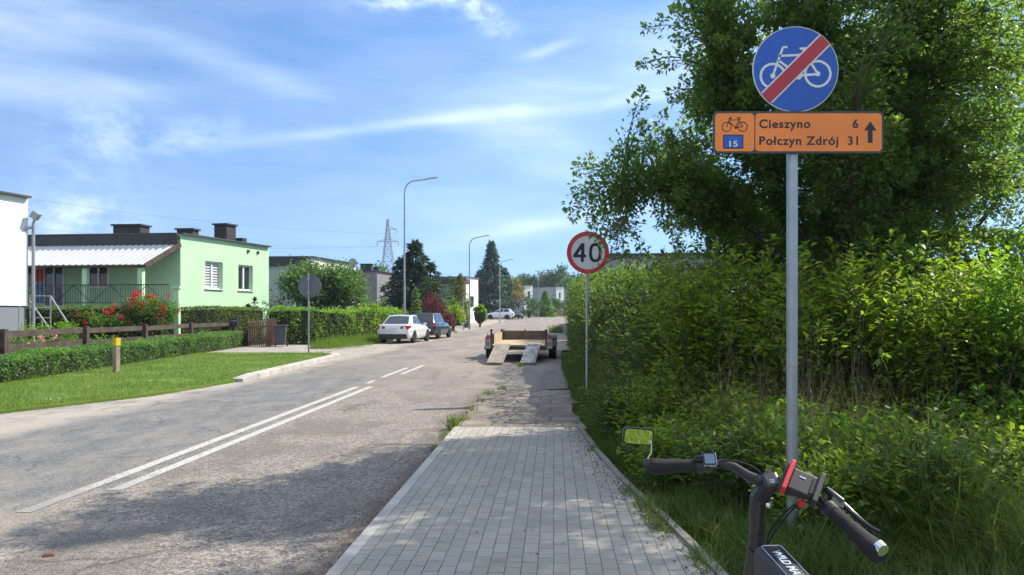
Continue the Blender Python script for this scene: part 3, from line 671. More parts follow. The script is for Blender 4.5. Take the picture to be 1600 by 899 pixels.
# ---- fourth, farther: white front, dark roof, a green shed wall
d = 88
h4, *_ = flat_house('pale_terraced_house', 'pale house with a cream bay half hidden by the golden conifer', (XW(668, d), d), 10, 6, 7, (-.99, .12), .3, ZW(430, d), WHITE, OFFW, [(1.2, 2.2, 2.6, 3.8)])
d = 86
b = MB(); g = PX(696, 0, d); b.box((XW(689, d), d+2, 2.0), (XW(697, d)-XW(682, d), 4, 2*ZW(444, d)-4.0+0), 0); sh = b.build('garden_shed', plain('bluish_green_boards', (.12, .22, .19), .8))
tag(sh, 'bluish green garden shed left of the golden conifer', 'shed')
b = MB(); b.box((XW(703, d), d+2.5, 2.2), (XW(712, d)-XW(697.5, d), 4, ZW(442, d)*2-4.4), 0); b.build('cream_bay', CREAM, h4)
b = MB(); b.box((XW(703, d), d+2, ZW(439, d)), (XW(735, d)-XW(681, d), 5, .5), R(-3)); b.build('dark_canopy', SLATE, h4)
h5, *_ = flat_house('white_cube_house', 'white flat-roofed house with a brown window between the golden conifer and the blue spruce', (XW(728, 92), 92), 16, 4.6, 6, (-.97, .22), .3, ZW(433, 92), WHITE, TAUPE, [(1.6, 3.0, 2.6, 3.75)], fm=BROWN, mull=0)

# ---- the white cubes at the far bend
def far_house(px0, px1, pxs, yt, yb, d, label, wx, wm=WHITE, sm=GREYW):  # sides turned from the sun are coloured grey, shade in the colour
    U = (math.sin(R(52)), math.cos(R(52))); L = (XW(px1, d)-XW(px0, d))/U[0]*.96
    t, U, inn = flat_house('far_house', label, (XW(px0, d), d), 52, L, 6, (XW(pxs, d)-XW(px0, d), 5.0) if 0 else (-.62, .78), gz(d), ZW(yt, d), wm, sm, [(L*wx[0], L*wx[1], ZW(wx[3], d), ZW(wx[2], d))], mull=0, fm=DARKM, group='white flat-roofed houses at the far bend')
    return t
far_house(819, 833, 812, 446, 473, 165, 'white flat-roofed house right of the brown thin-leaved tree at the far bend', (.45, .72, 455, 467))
far_house(869, 882, 856, 448, 472, 168, 'white flat-roofed house with a side coloured as shaded just left of the speed limit sign, far off', (.36, .62, 457, 465))
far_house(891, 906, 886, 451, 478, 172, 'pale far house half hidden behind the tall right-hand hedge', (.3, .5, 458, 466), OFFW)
b = MB(); d = 172; b.box(((XW(832, d)+XW(856, d))/2, d+3, (ZW(449, d)+1)/2), (XW(860, d)-XW(830, d), 5, ZW(449, d)-1)); t = thing('link_building', 'low grey-blue building with a dark roof edge between two white far houses', 'building')
b.build('wall', plain('bluish_grey_render', (.30, .33, .36), .9), t); b = MB(); b.box(((XW(832, d)+XW(856, d))/2, d+2.9, ZW(449, d)+.2), (XW(860, d)-XW(830, d), 5.3, .35)); b.build('roof', SLATE, t)
# ---- roof seen over the hedge on the right
d = 30.0
hr, *_ = flat_house('grey_roofed_house', 'house with a pale grey eaves band glimpsed under the tree branches behind the hedge', (XW(1128, d), d), 20, 8, 4.9, (-.995, .1), .1, ZW(398, d), GREYW, plain('pale_grey_board', (.30, .30, .30), .85, 0, .2, .1, 1), [(2, 3.4, 1.9, 3.1)])
b = MB(); b.beam((XW(1092, d-1), d-1.0, ZW(424, d-1)), (XW(1160, d-1), d-1.2, ZW(424, d-1)), 1.6, .55); b.build('porch_roof', COPING, hr)

# ---- wooden rail fence along the front garden
t = thing('rail_fence', 'low dark brown post and rail fence behind the clipped hedge', 'fence')
PY = [12.3, 16.2, 20.1, 24.0, 27.9, 31.9, 36.9]; fx = lambda y: -13.35-.004*(y-20)
for i, y in enumerate(PY):
    b = MB(); b.box((fx(y)+.05, y, .61+gz(y)), (.15, .15, 1.22), R(random.uniform(-3, 3))); b.build('post', BROWN, t)
    if i:
        for z in (1.08, .70):
            b = MB(); y0 = PY[i-1]; b.beam((fx(y0), y0, z+gz(y0)+random.uniform(-.02, .02)), (fx(y), y-.01, z+gz(y)+random.uniform(-.02, .02)), .04, .165); b.build('rail', BROWN, t)
b = MB(); b.box((fx(36.9)+.2, 36.6, 1.22), (.34, .25, .42)); m = thing('mailbox', 'black letterbox on the end of the brown rail fence', 'mailbox', (0, 0, 0)); b.build('box', DARKM, m, bevel=.02)
b = MB(); b.box((fx(36.9)+.2, 36.46, 1.30), (.24, .03, .05)); b.build('slot_flap', GREYP, m)
# picket gate
t = thing('picket_gate', 'brown vertical picket fence panel and open gate beside the dark wheelie bin', 'gate')
def pickets(name, p, q, h, n, mat):
    b = MB(); p, q = Vector(p), Vector(q); u = (q-p).normalized()
    for i in range(n):
        c = p.lerp(q, (i+.5)/n); w = (q-p).length/n*.74; hh = h*random.uniform(.97, 1.02)
        b.beam(c, c+Vector((0, 0, hh)), .022, w, up=(u.y, -u.x, 0))
    for z in (.3, h-.3): b.beam(p+Vector((-u.y*-.03, .03, z)), q+Vector((.0, .03, z)), .03, .08)
    b.build(name, mat, t)
pickets('picket_panel', (XW(387, 36), 36, .06), (XW(417, 36), 36, .06), 1.28, 9, BROWN2)
pickets('gate_leaf', (XW(417.5, 36), 36.05, .06), (XW(430, 38.6), 38.6, .06), 1.34, 9, BROWN2)
pickets('picket_panel', (XW(372, 39), 39, .06), (XW(387, 39), 39, .06), 1.3, 6, BROWN)

# ---- wooden fence at the bend
t = thing('slat_fence', 'far reddish brown slat fence with pale posts along the bend', 'fence', group=None)
d0 = 150; n = 9; b = MB(); KP = plain('pale_post', (.42, .36, .30), .9)
for i in range(n):
    xa = XW(812+i*8.7, d0); xb = XW(812+(i+1)*8.7-1.6, d0); bp = MB(); bp.box((xa-.1, d0-.05, gz(150)+.6), (.24, .3, 1.35)); bp.build('post', KP, t)
    for k in range(6): x = xa+(xb-xa)*(k+.5)/6; b.box((x, d0, gz(150)+.55), ((xb-xa)/6*.72, .04, 1.05))
b.build('slats', BROWN2, t)
t = thing('slat_gate', 'reddish brown gate and brick pier in the far slat fence', 'gate')
b = MB(); b.box((XW(873, 149), 149, gz(150)+.65), (.9, .4, 1.3)); b.build('pier', plain('dusky_brick', (.30, .17, .13), .9), t)
b = MB(); 
for k in range(9): b.box((XW(880+k*1.2, 149), 149, gz(150)+.55), (.11, .05, 1.15))
b.build('gate_leaf', BROWN2, t)

# ---- wheelie bin
t = thing('wheelie_bin', 'dark grey wheelie bin standing by the picket gate', 'bin', (XW(438.5, 36.2), 36.2, gz(36)+.02), R(10))
b = MB(); b.box((0, 0, .52), (.50, .56, .88)); b.v = [(x*(.86 if z < .3 else 1.06), y*(.84 if z < .3 else 1.06), z) for x, y, z in b.v]
BIN = plain('dark_grey_plastic', (.055, .062, .07), .5, 0, .4, .15, 5); b.build('body', BIN, t, bevel=.03)
b = MB(); b.box((0, -.01, .99), (.60, .66, .06)); b.build('lid', BIN, t, bevel=.02)
for s in (-1, 1):
    b = MB(); b.lathe([(s*.24, .03), (s*.24, .1), (s*.30, .1), (s*.30, .03)], 14, (0, .26, .10)); b.build('wheel', DARKM, t)

# ---- pylon and its lines
d = 350.0; t = thing('pylon', 'lattice electricity pylon far behind the houses', 'pylon', (XW(606, d), d, 0)); b = MB()
zt = ZW(343, d); w = lambda z: 5.2*(1-z/zt)**1.15*.95+.35
lev = [1.7+(zt-1.7)*(1-(1-i/13)**1.3) for i in range(14)]; lev[-1] = zt
for i in range(13):
    z0, z1 = lev[i], lev[i+1]; a0, a1 = w(z0), w(z1)
    for k in range(4):
        c = [(-1, -1), (1, -1), (1, 1), (-1, 1)]; p, q = c[k], c[(k+1) % 4]
        b.beam((p[0]*a0, p[1]*a0, z0), (p[0]*a1, p[1]*a1, z1), .28)
        b.beam((p[0]*a0, p[1]*a0, z0), (q[0]*a1, q[1]*a1, z1), .15); b.beam((q[0]*a0, q[1]*a0, z0), (p[0]*a1, p[1]*a1, z1), .15)
        b.beam((p[0]*a1, p[1]*a1, z1), (q[0]*a1, q[1]*a1, z1), .15)
b.build('tower', GREYP, t)
ARM = [(-4.8, 378), (4.8, 378), (3.9, 358.5)]
for (x, py) in ARM:
    b = MB(); z = ZW(py, d)
    b.beam((0, 0, z), (x, 0, z), .26); b.beam((0, 0, z+1.6), (x, 0, z), .2)
    for k in range(1, 4): b.beam((x*k/4, 0, z), (x*(k-.5)/4, 0, z+1.6*(1-(k-.5)/4)), .12)
    b.tube([(x, 0, z), (x, 0, z-2.0)], .16, 6); b.build('cross_arm', GREYP, t)
for k, ((x, py), ye) in enumerate(zip(ARM, (330, 308, 246))):
    b = MB(); A = Vector((XW(606, d)+x, d, ZW(py, d)-2.1)); B = PX(-330, ye, 215); pts = []
    for i in range(25):
        s = i/24; p = A.lerp(B, s); p.z -= 4.5*4*s*(1-s); pts.append(p)
    b.tube(pts, .03, 4); tag(b.build('power_line', DARKM), ['lowest sagging power line running left from the pylon', 'middle sagging power line running left from the pylon', 'uppermost sagging power line running left from the pylon'][k], 'power line', 'power lines from the pylon')
# ================================================================== vegetation
LF_TREE = leafmat('plum_leaf', [(.070, .115, .038), (.108, .168, .052), (.165, .225, .075)], .60, .42, .45, None, 1.75)
LF_SHRUB = leafmat('shrub_leaf', [(.095, .145, .026), (.155, .215, .034), (.235, .285, .055)], .60, .45, .35, None, 1.8)
LF_LIME = leafmat('lime_leaf', [(.11, .17, .025), (.17, .24, .04), (.24, .30, .06)], .35, .5, .3)
LF_HEDGE = leafmat('hedge_leaf', [(.052, .088, .026), (.088, .145, .036), (.145, .205, .055)], 0.5, .5, .3)
LF_BRIGHT = leafmat('bright_hedge_leaf', [(0.079, 0.159, 0.023), (0.129, 0.237, 0.031), (0.201, 0.316, 0.043)], .55, .5, .3, None, 1.7)
LF_CLIP = leafmat('clipped_hedge_leaf', [(0.051, 0.123, 0.029), (0.087, 0.189, 0.043), (0.138, 0.261, 0.058)], 0.4, .5, .3)
LF_DARK = leafmat('dark_leaf', [(0.031, 0.070, 0.026), (0.053, 0.111, 0.035), (0.088, 0.159, 0.048)], 0.42, .55, .3)
LF_WAL = leafmat('broad_leaf', [(.055, .105, .040), (.085, .155, .055), (.13, .205, .075)], 0.42, .45, .35)
LF_SPR = leafmat('spruce_needles', [(0.021, 0.045, 0.031), (0.034, 0.069, 0.045), (0.059, 0.100, 0.062)], 0.2, .6, .25)
LF_BLUE = leafmat('blue_spruce_needles', [(0.043, 0.087, 0.078), (0.069, 0.129, 0.109), (0.117, 0.196, 0.167)], 0.2, .6, .25)
LF_GOLD = leafmat('golden_needles', [(.10, .11, .02), (.19, .17, .03), (.30, .23, .05)], .25, .6, .25)
LF_PURP = leafmat('purple_leaf', [(0.063, 0.016, 0.023), (0.109, 0.029, 0.039), (0.184, 0.063, 0.075)], 0.35, .5, .3, (1.6, .6, .6))
LF_TAN = leafmat('tan_leaf', [(.16, .13, .07), (.22, .17, .10), (.28, .21, .13)], .3, .6, .2)
LF_FAR = leafmat('far_leaf', [(0.033, 0.065, 0.029), (0.052, 0.098, 0.039), (0.078, 0.130, 0.055)], 0.35, .6, .2)
LF_BLADE = leafmat('grass_blade', [(.050, .085, .020), (.085, .130, .030), (.15, .18, .06)], 0.5, .5, .3)
LF_LAWN = leafmat('lawn_blade', [(.085, .140, .022), (.115, .185, .028), (.175, .215, .05)], 0.4, .55, .2)
LF_STRAW = leafmat('dry_straw', [(.12, .085, .045), (.22, .165, .09), (.36, .29, .17)], .3, .6, .2, (1.2, 1.1, .9))
FL_RED = leafmat('red_petal', [(.35, .018, .03), (.50, .03, .05), (.60, .07, .08)], .3, .5, .3, (1.5, 1, 1))
FL_PINK = leafmat('pink_petal', [(.55, .25, .30), (.70, .38, .42), (.78, .55, .56)], .3, .5, .3, (1.2, 1, 1))
FL_WHITE = leafmat('white_petal', [(.6, .6, .55), (.7, .7, .62), (.78, .78, .7)], .3, .5, .3, (1, 1, 1))
FL_YEL = leafmat('yellow_leaf', [(.30, .25, .02), (.42, .34, .03), (.5, .36, .05)], .35, .5, .3, (1.2, 1.1, .6))
BARK = plain('bark', (.075, .06, .048), .95, 0, .15, .4, 6, .6, 25)
TWIG = plain('brown_twig', (.10, .075, .055), .9, 0, .2, .3, 6)
STEMG = plain('green_stem', (.10, .13, .04), .8, 0, .2, .2, 6)
CORE = plain('dark_hedge_fill', (.030, .034, .017), 1, 0, .05, .4, 6)  # solid fill added against see-through, darkened like the shade inside a hedge

def lumps(n, K, c, r, sig, shell=.8, zmin=None, seed=None):
    """n points in K clumps round an ellipsoid"""
    c = np.array(c, float); r = np.array(r, float)
    d = rand_dirs(K); d[:, 2] = np.where(rng.random(K) < .35, d[:, 2], np.abs(d[:, 2])*.95)
    rad = shell*(rng.random(K)**.28)
    kc = c + d*r*rad[:, None]
    w = rng.random(K)+.4; k = rng.choice(K, n, p=w/w.sum())
    p = kc[k] + rng.normal(size=(n, 3))*sig*np.clip(r, .3, None).mean()
    if zmin is not None: p = p[p[:, 2] > zmin]
    out = unit(p-c)
    return p, out
def bush(name, label, cat, x, y, z0, rx, ry, h, n, L, W, mat, K=26, sig=.17, group=None, stems=5, flower=None, up=.4, ratio=1.0):
    t = thing(name, label, cat, (x, y, z0), 0, group)
    p, o = lumps(n, K, (0, 0, h*.52), (rx, ry, h*.5), sig, .82, zmin=.02)
    D = unit(o*.8 + rand_dirs(len(p))*.9 + np.array([0, 0, up*.5]))
    l = L*rng.uniform(.7, 1.25, len(p)); V_, Q_ = leaves(p, D, l, l*W/L)
    rn = np.clip(rng.normal(.45, .28, len(p)), 0, 1)
    mesh_np('foliage', V_, Q_, None, mat, t, rn)
    if stems:
        b = MB()
        for i in range(stems):
            a = random.uniform(0, 6.28); q = random.uniform(.25, .7)
            b.tube([(math.cos(a)*.06, math.sin(a)*.06, -.15), (math.cos(a)*rx*q*.35, math.sin(a)*ry*q*.35, h*.35), (math.cos(a)*rx*q, math.sin(a)*ry*q, h*.75)], [.05*h/2+.012, .03*h/2+.008, .006], 6)
        b.build('stems', BARK, t, 60)
    if flower:
        fm, fn, fl, sub = flower
        p2, o2 = lumps(fn, sub, (0, 0, h*.55), (rx*1.02, ry*1.02, h*.5), .055, 1.0, zmin=h*.25)
        D = unit(o2+rand_dirs(len(p2))*.8); V_, Q_ = leaves(p2, D, fl*rng.uniform(.7, 1.2, len(p2)), fl*.8)
        mesh_np('blossom', V_, Q_, None, fm, t, rng.random(len(p2)))
    return t
def conifer(name, label, x, y, z0, h, r, n, mat, L=.32, W=.13, levels=22, power=.85, group=None, droop=.35, z_first=.04, cat='tree', skew=0, wild=.0):
    t = thing(name, label, cat, (x, y, z0), 0, group)
    C = []; D = []; br = MB()
    k = int(n/levels)
    for i in range(levels):
        f = i/(levels-1)*.985; z = h*(z_first+(1-z_first)*f); rr = r*(1-f)**power*random.uniform(.82-wild*.6, 1.12+wild*.5)+.05*r
        nb = max(4, int(9*(1-f)+4)); a0 = random.uniform(0, 6.28)
        for j in range(nb):
            a = a0+6.283*j/nb+random.uniform(-.25, .25); rl_ = rr*random.uniform(.7-wild*.6, 1.15+wild*.35)
            m = max(6, int(k/nb*(.5+rl_/rr)*(1.4-f)))
            u = rng.random(m)**.6; dz = -droop*rl_*u*u+.12*rl_*u
            px = math.cos(a)*rl_*u; py = math.sin(a)*rl_*u
            wd = .20*rl_*(1-.55*u)
            sx = rng.normal(0, 1, m)*wd
            C.append(np.stack([px-math.sin(a)*sx+skew*z, py+math.cos(a)*sx, z+dz+rng.normal(0, .04*r, m)], 1))
            dd = np.stack([math.cos(a)-math.sin(a)*sx*.9/max(wd.mean(), .05)*.5, math.sin(a)+math.cos(a)*sx*.9/max(wd.mean(), .05)*.5, np.full(m, -.15)], 1)
            D.append(dd+rng.normal(0, .35, (m, 3)))
    m = int(n*.03)+12; q = rng.random(m); a = rng.uniform(0, 6.28, m); C.append(np.stack([np.cos(a)*r*.10*(1-q)+skew*h, np.sin(a)*r*.10*(1-q), h*(.90+.10*q)], 1)); D.append(np.stack([np.cos(a)*.5, np.sin(a)*.5, np.full(m, .9)], 1))
    C = np.concatenate(C); D = np.concatenate(D); l = L*rng.uniform(.6, 1.3, len(C))
    V_, Q_ = leaves(C, D, l, l*W/L); mesh_np('crown', V_, Q_, None, mat, t, np.clip(rng.normal(.45, .28, len(C)), 0, 1))
    br.tube([(0, 0, -.2), (skew*h*.5, 0, h*.5), (skew*h, 0, h*.98)], [.05*r+.05, .03*r+.03, .01], 8); br.build('trunk', BARK, t, 60)
    return t
def hedge(name, label, path, width, ztop, n, L, W, mat, cat='hedge', lump=.10, core=True, group=None, spikes=0, kin=.11):
    """trimmed hedge along a path of (x, y); leaves over a solid dark core"""
    t = thing(name, label, cat, (0, 0, 0), 0, group)
    P = np.array(path, float); seg = np.linalg.norm(np.diff(P, axis=0), axis=1); cum = np.concatenate([[0], np.cumsum(seg)]); Lt = cum[-1]
    zt = ztop if callable(ztop) else (lambda s: ztop)
    def loc(s):
        x = np.interp(s, cum, P[:, 0]); y = np.interp(s, cum, P[:, 1])
        i = np.clip(np.searchsorted(cum, s)-1, 0, len(seg)-1); d = (P[i+1]-P[i])/seg[i][:, None]
        return x, y, np.stack([d[:, 1], -d[:, 0]], 1)            # right-hand normal
    H = float(zt(Lt/2))-T(*P[len(P)//2]); pt = width/(width+2*H+.001)
    s = rng.random(n)*(Lt+.3)-.15; side = rng.random(n)
    x, y, nr = loc(np.clip(s, 0, Lt)); ZB = np.array([T(a, b_) for a, b_ in zip(x, y)]); ZT = np.array([zt(q) for q in np.clip(s, 0, Lt)])
    top = side < pt*1.25; v = rng.random(n)*2-1; sg = np.where(rng.random(n) < .6, 1, -1)
    lat = np.where(top, v*width/2, sg*width/2*(1-.10*rng.random(n))); zz = np.where(top, ZT, ZB+(ZT-ZB)*rng.random(n)**.85)
    bump = lump*(np.sin(s*2.1+zz*2.7+1)*.5+np.sin(s*5.3-zz*4.1)*.35+np.sin(s*11.7+zz*9.3+lat*7)*.25)
    dep = -np.abs(rng.normal(0, .07, n))
    lat2 = lat+np.where(top, 0, sg*(bump+dep)); z2 = zz+np.where(top, bump*.7+dep, 0)
    C = np.stack([x+nr[:, 0]*lat2, y+nr[:, 1]*lat2, z2], 1)
    O = np.where(top[:, None], np.array([[0, 0, 1.0]]), np.concatenate([nr*sg[:, None], np.full((n, 1), .25)], 1))
    D = unit(O*.6+rand_dirs(n)*.9+np.array([0, 0, .25])); l = L*rng.uniform(.65, 1.3, n)
    V_, Q_ = leaves(C, D, l, l*W/L, up=O*1.2)
    rn = np.clip(rng.normal(.45, .22, n)+.20*np.sin(s*.9+zz*1.7)+.16*np.sin(s*3.3-zz*2.1+lat*3), 0, 1)
    gap = (np.sin(s*6.1+zz*5.3)+np.sin(s*2.7-zz*7.9+1)) > 1.55; keep = ~(gap & (rng.random(n) < .75))
    Q_ = Q_[keep]; rn = rn[keep]
    mesh_np('foliage', V_, Q_, None, mat, t, rn)
    if core:
        b = MB(); m = max(4, int(Lt/.8)); sv = np.linspace(0.1, Lt-.1, m); x, y, nr = loc(sv); k = kin
        rows = []
        for i in range(m):
            zb, z_ = T(x[i], y[i])-.1, float(zt(sv[i]))-k
            rows += [(x[i]-nr[i, 0]*(width/2-k), y[i]-nr[i, 1]*(width/2-k), zb), (x[i]-nr[i, 0]*(width/2-k), y[i]-nr[i, 1]*(width/2-k), z_), (x[i]+nr[i, 0]*(width/2-k), y[i]+nr[i, 1]*(width/2-k), z_), (x[i]+nr[i, 0]*(width/2-k), y[i]+nr[i, 1]*(width/2-k), zb)]
        fs = [(i*4+j, i*4+j+1, (i+1)*4+j+1, (i+1)*4+j) for i in range(m-1) for j in range(3)]+[(0, 1, 2, 3), ((m-1)*4, (m-1)*4+1, (m-1)*4+2, (m-1)*4+3)]
        b.add(rows, fs); b.build('twigs_or_fill', CORE, t)
    if spikes:
        s = rng.random(spikes)*Lt; x, y, nr = loc(s); zt_ = np.array([zt(q) for q in s]); lat = rng.uniform(-.5, .5, spikes)*width
        A = np.stack([x+nr[:, 0]*lat, y+nr[:, 1]*lat, zt_-.2], 1); hh = rng.uniform(.2, .52, spikes); ln = rng.normal(0, .12, (spikes, 2))
        B = A+np.stack([ln[:, 0], ln[:, 1], hh], 1); m = 9
        tt = np.linspace(.2, 1, m); CC = (A[:, None]+(B-A)[:, None]*tt[None, :, None]).reshape(-1, 3)
        DD = unit(np.repeat(B-A, m, 0)+rand_dirs(len(CC))*.7); V_, Q_ = leaves(CC, DD, L*.9, W*.9)
        mesh_np('shoots', V_, Q_, None, mat, t, np.clip(rng.normal(.75, .2, len(CC)), 0, 1))
    return t

def broad_tree(name, label, x, y, z0, h, r, n, L, W, mat, K=40, trunk=.25, zc=.58, rz=.42, group=None, sig=.14, ry=None):
    t = thing(name, label, 'tree', (x, y, z0), 0, group)
    p, o = lumps(n, K, (0, 0, h*zc), (r, ry or r, h*rz), sig, .85, zmin=h*.08)
    D = unit(o*.6+rand_dirs(len(p))*.9-np.array([0, 0, .2])); l = L*rng.uniform(.65, 1.3, len(p)); V_, Q_ = leaves(p, D, l, l*W/L)
    mesh_np('crown', V_, Q_, None, mat, t, np.clip(rng.normal(.45, .27, len(p)), 0, 1))
    b = MB(); b.tube([(0, 0, -.3), (.03*h*.3, 0, h*.25), (0, 0, h*.5)], [trunk, trunk*.8, trunk*.5], 8)
    for i in range(7):
        a = i*.9+random.uniform(0, .5); zq = h*random.uniform(.2, .45); q = random.uniform(.45, .8)
        b.tube([(0, 0, zq), (math.cos(a)*r*q*.5, math.sin(a)*r*q*.5, zq+h*.18), (math.cos(a)*r*q, math.sin(a)*r*q, zq+h*.34)], [trunk*.5, trunk*.3, .02], 6)
    b.build('trunk', BARK, t, 60)
    return t

# ---- the plum tree that overhangs the footway on the right
def big_tree():
    t = thing('plum_tree', 'large leafy tree leaning over the speed limit sign and the footway', 'tree', (4.48, 10.4, -.05))
    SH = np.zeros(3); O = np.array([4.48, 10.4, -.05]); t.location = tuple(O)
    limbs = [[(4.48, 10.4, -0.1), (4.16, 10.24, 1.61), (3.2, 9.92, 2.65), (2.16, 9.68, 3.13), (1.36, 9.52, 3.21)], [(4.48, 10.4, -0.1), (4.24, 10.16, 1.77), (3.36, 9.68, 3.21), (2.64, 9.36, 4.33), (2.08, 9.04, 5.37)], [(4.48, 10.4, -0.1), (4.4, 10.08, 1.93), (3.92, 9.52, 3.85), (3.52, 9.04, 5.45), (3.36, 8.72, 6.89)], [(4.56, 10.4, -0.1), (4.72, 10.16, 2.09), (4.96, 9.6, 4.33), (4.96, 9.2, 6.33), (4.8, 8.88, 7.69)], [(4.48, 10.32, -0.1), (4.24, 9.68, 2.09), (3.92, 8.8, 3.21), (3.68, 8.16, 4.17)], [(4.48, 10.48, -0.1), (4.64, 11.12, 2.09), (4.96, 11.92, 3.93), (5.04, 12.4, 5.53)], [(4.4, 10.4, -0.1), (3.68, 10.64, 2.09), (2.56, 11.12, 3.21), (1.76, 11.44, 3.85)]]
    b = MB(); samp = []
    for l in limbs:
        A = np.array(l)+SH; k = np.linspace(0, 1, 22); idx = k*(len(A)-1); i0 = np.clip(idx.astype(int), 0, len(A)-2); f = (idx-i0)[:, None]
        pm = lambda i: A[np.clip(i, 0, len(A)-1)]
        p0, p1, p2, p3 = pm(i0-1), pm(i0), pm(i0+1), pm(i0+2)
        S = .5*((2*p1)+(-p0+p2)*f+(2*p0-5*p1+4*p2-p3)*f**2+(-p0+3*p1-3*p2+p3)*f**3)
        b.tube([tuple(q-O) for q in S], list(np.linspace(.07, .016, 22)), 8); samp.append(S[7:])
    b.build('trunk', BARK, t, 60)
    samp = np.concatenate(samp)
    E = [((4.32, 9.75, 4.81), (2.4, 2.0, 2.0), 235), ((3.9, 9.5, 6.5), (1.9, 1.2, 1.1), 80), ((4.3, 8.95, 4.1), (2.2, .5, 1.5), 105), ((3.4, 9.2, 5.2), (1.0, .8, 1.0), 70), ((4.9, 9.2, 3.3), (1.8, .5, .7), 60), ((2.16, 9.84, 3.33), (0.92, 1.04, 0.68), 73), ((4.1, 9.8, 3.9), (1.44, 1.0, 1.0), 75), ((5.6, 10.5, 3.21), (1.76, 0.96, 0.8), 90), ((2.68, 9.52, 4.33), (0.8, 0.96, 1.12), 64),
         ((4.64, 10.3, 3.4), (2.2, 1.0, 0.8), 90), ((3.2, 10.5, 2.89), (1.28, 1.0, 0.64), 73), ((4.3, 10.8, 2.6), (2.24, 0.7, 0.44), 95), ((2.9, 9.95, 3.9), (1.2, .9, .9), 65), ((5.6, 10.3, 5.0), (1.6, 1.2, 1.7), 120)]
    tips = []
    for c, r, n in E:
        d = rand_dirs(n); tips.append(np.array(c)+SH+d*np.array(r)*(rng.random(n)**.40)[:, None])
    SP = [(1052, -25, 8.64), (1066, 15, 8.72), (1003, 48, 8.96), (997, 105, 9.04), (1008, 140, 8.96), (1010, 195, 8.96), (985, 225, 9.04), (897, 262, 9.12), (930, 268, 9.12), (960, 240, 9.04), (888, 330, 9.36), (893, 345, 9.52), (912, 308, 9.28), (925, 352, 9.44), (1128, 15, 8.64), (1120, 60, 8.8), (1030, 110, 8.88), (1045, 150, 8.96), (1075, 90, 8.8), (940, 385, 9.6), (975, 400, 9.28), (1010, 405, 9.04), (1060, 395, 8.8), (1100, 40, 8.72), (1160, -10, 8.48), (1000, 270, 9.2), (960, 300, 9.28), (1020, 230, 9.04), (1055, 60, 8.72), (960, 398, 9.92), (925, 372, 10.08), (940, 352, 9.92)]
    tips.append(np.array([tuple(PX(a, c, d)) for a, c, d in SP]))
    tips = np.concatenate(tips); tips = tips[tips[:, 2] > 2.2]
    # keep clear of the speed limit sign's face
    n = len(tips)
    dist = np.linalg.norm(tips[:, None]-samp[None], axis=2) + np.where(samp[None, :, 2] > tips[:, None, 2], .5, 0); base = samp[dist.argmin(1)]
    m = 9; k = np.linspace(0, 1, m)[None, :, None]; ctl = (base+tips)/2+np.array([0, 0, .25])*np.linalg.norm(tips-base, axis=1)[:, None]+rng.normal(0, .12, (n, 3))
    P = base[:, None]*(1-k)**2+2*ctl[:, None]*k*(1-k)+tips[:, None]*k*k
    ln = np.linalg.norm(tips-base, axis=1); rad = (.004+.006*ln)[:, None]*np.linspace(1, .28, m)[None]
    Vt, Qt = twigs_np(P-O, rad, 4); mesh_np('twigs_or_fill', Vt, Qt, None, TWIG, t)
    per = 135; u = 1-(rng.random((n, per))**1.25)*np.clip(1.05/np.maximum(ln, .3), .2, .95)[:, None]
    j = np.clip((u*(m-1)).astype(int), 0, m-2); f = (u*(m-1)-j)[..., None]
    q = np.take_along_axis(P, j[..., None].repeat(3, 2), 1)*(1-f)+np.take_along_axis(P, (j+1)[..., None].repeat(3, 2), 1)*f
    tang = np.take_along_axis(P, (j+1)[..., None].repeat(3, 2), 1)-np.take_along_axis(P, j[..., None].repeat(3, 2), 1)
    q = q.reshape(-1, 3); tang = unit(tang.reshape(-1, 3)); u = u.reshape(-1); off = rand_dirs(len(q)); off = unit(off-tang*np.sum(off*tang, 1, keepdims=True)*.7)
    rr = rng.random(len(q))**.75*(.04+.21*np.clip((1-u)*1.6, 0, 1))
    C = q+off*rr[:, None]; D = unit(tang*.55+off*.8+rng.normal(0, .3, off.shape)+np.array([0, 0, .12]))
    l = rng.uniform(.046, .080, len(C)); V_, Q_ = leaves(C-O, D, l, l*.56, fold=.16, spread=.9)
    per_tip = np.repeat(np.clip(rng.normal(.45, .16, n), 0, 1), per)
    mesh_np('crown', V_, Q_, None, LF_TREE, t, np.clip(per_tip+rng.normal(0, .2, len(C)), 0, 1))
big_tree()
# trees closing the garden behind it, and one standing to the right, out of view, that shades the kerbside
broad_tree('garden_tree', 'full-crowned tree right of the plum tree, behind the end of the direction board', 8.2, 14.4, 0, 8.6, 3.3, 34000, .085, .048, LF_TREE, 80, .11, .52, .48, sig=.13)
broad_tree('garden_tree', 'dark tree closing the view at the right edge of the picture', 13.2, 16.5, 0, 8.2, 3.3, 14000, .10, .055, LF_TREE, 60, .16, .52, .48, sig=.13)
broad_tree('garden_tree', 'dark undergrown tree between the tall hedge and the plum tree', 5.2, 14.6, 0, 4.4, 1.7, 8000, .10, .055, LF_DARK, 40, .10, .52, .48, sig=.13)
broad_tree('roadside_tree', 'leafy roadside tree at the right edge whose branches reach over the sign pole', 6.95, 7.7, 0, 8.8, 2.4, 19000, .095, .055, LF_TREE, 50, .16, .72, .28, sig=.12)

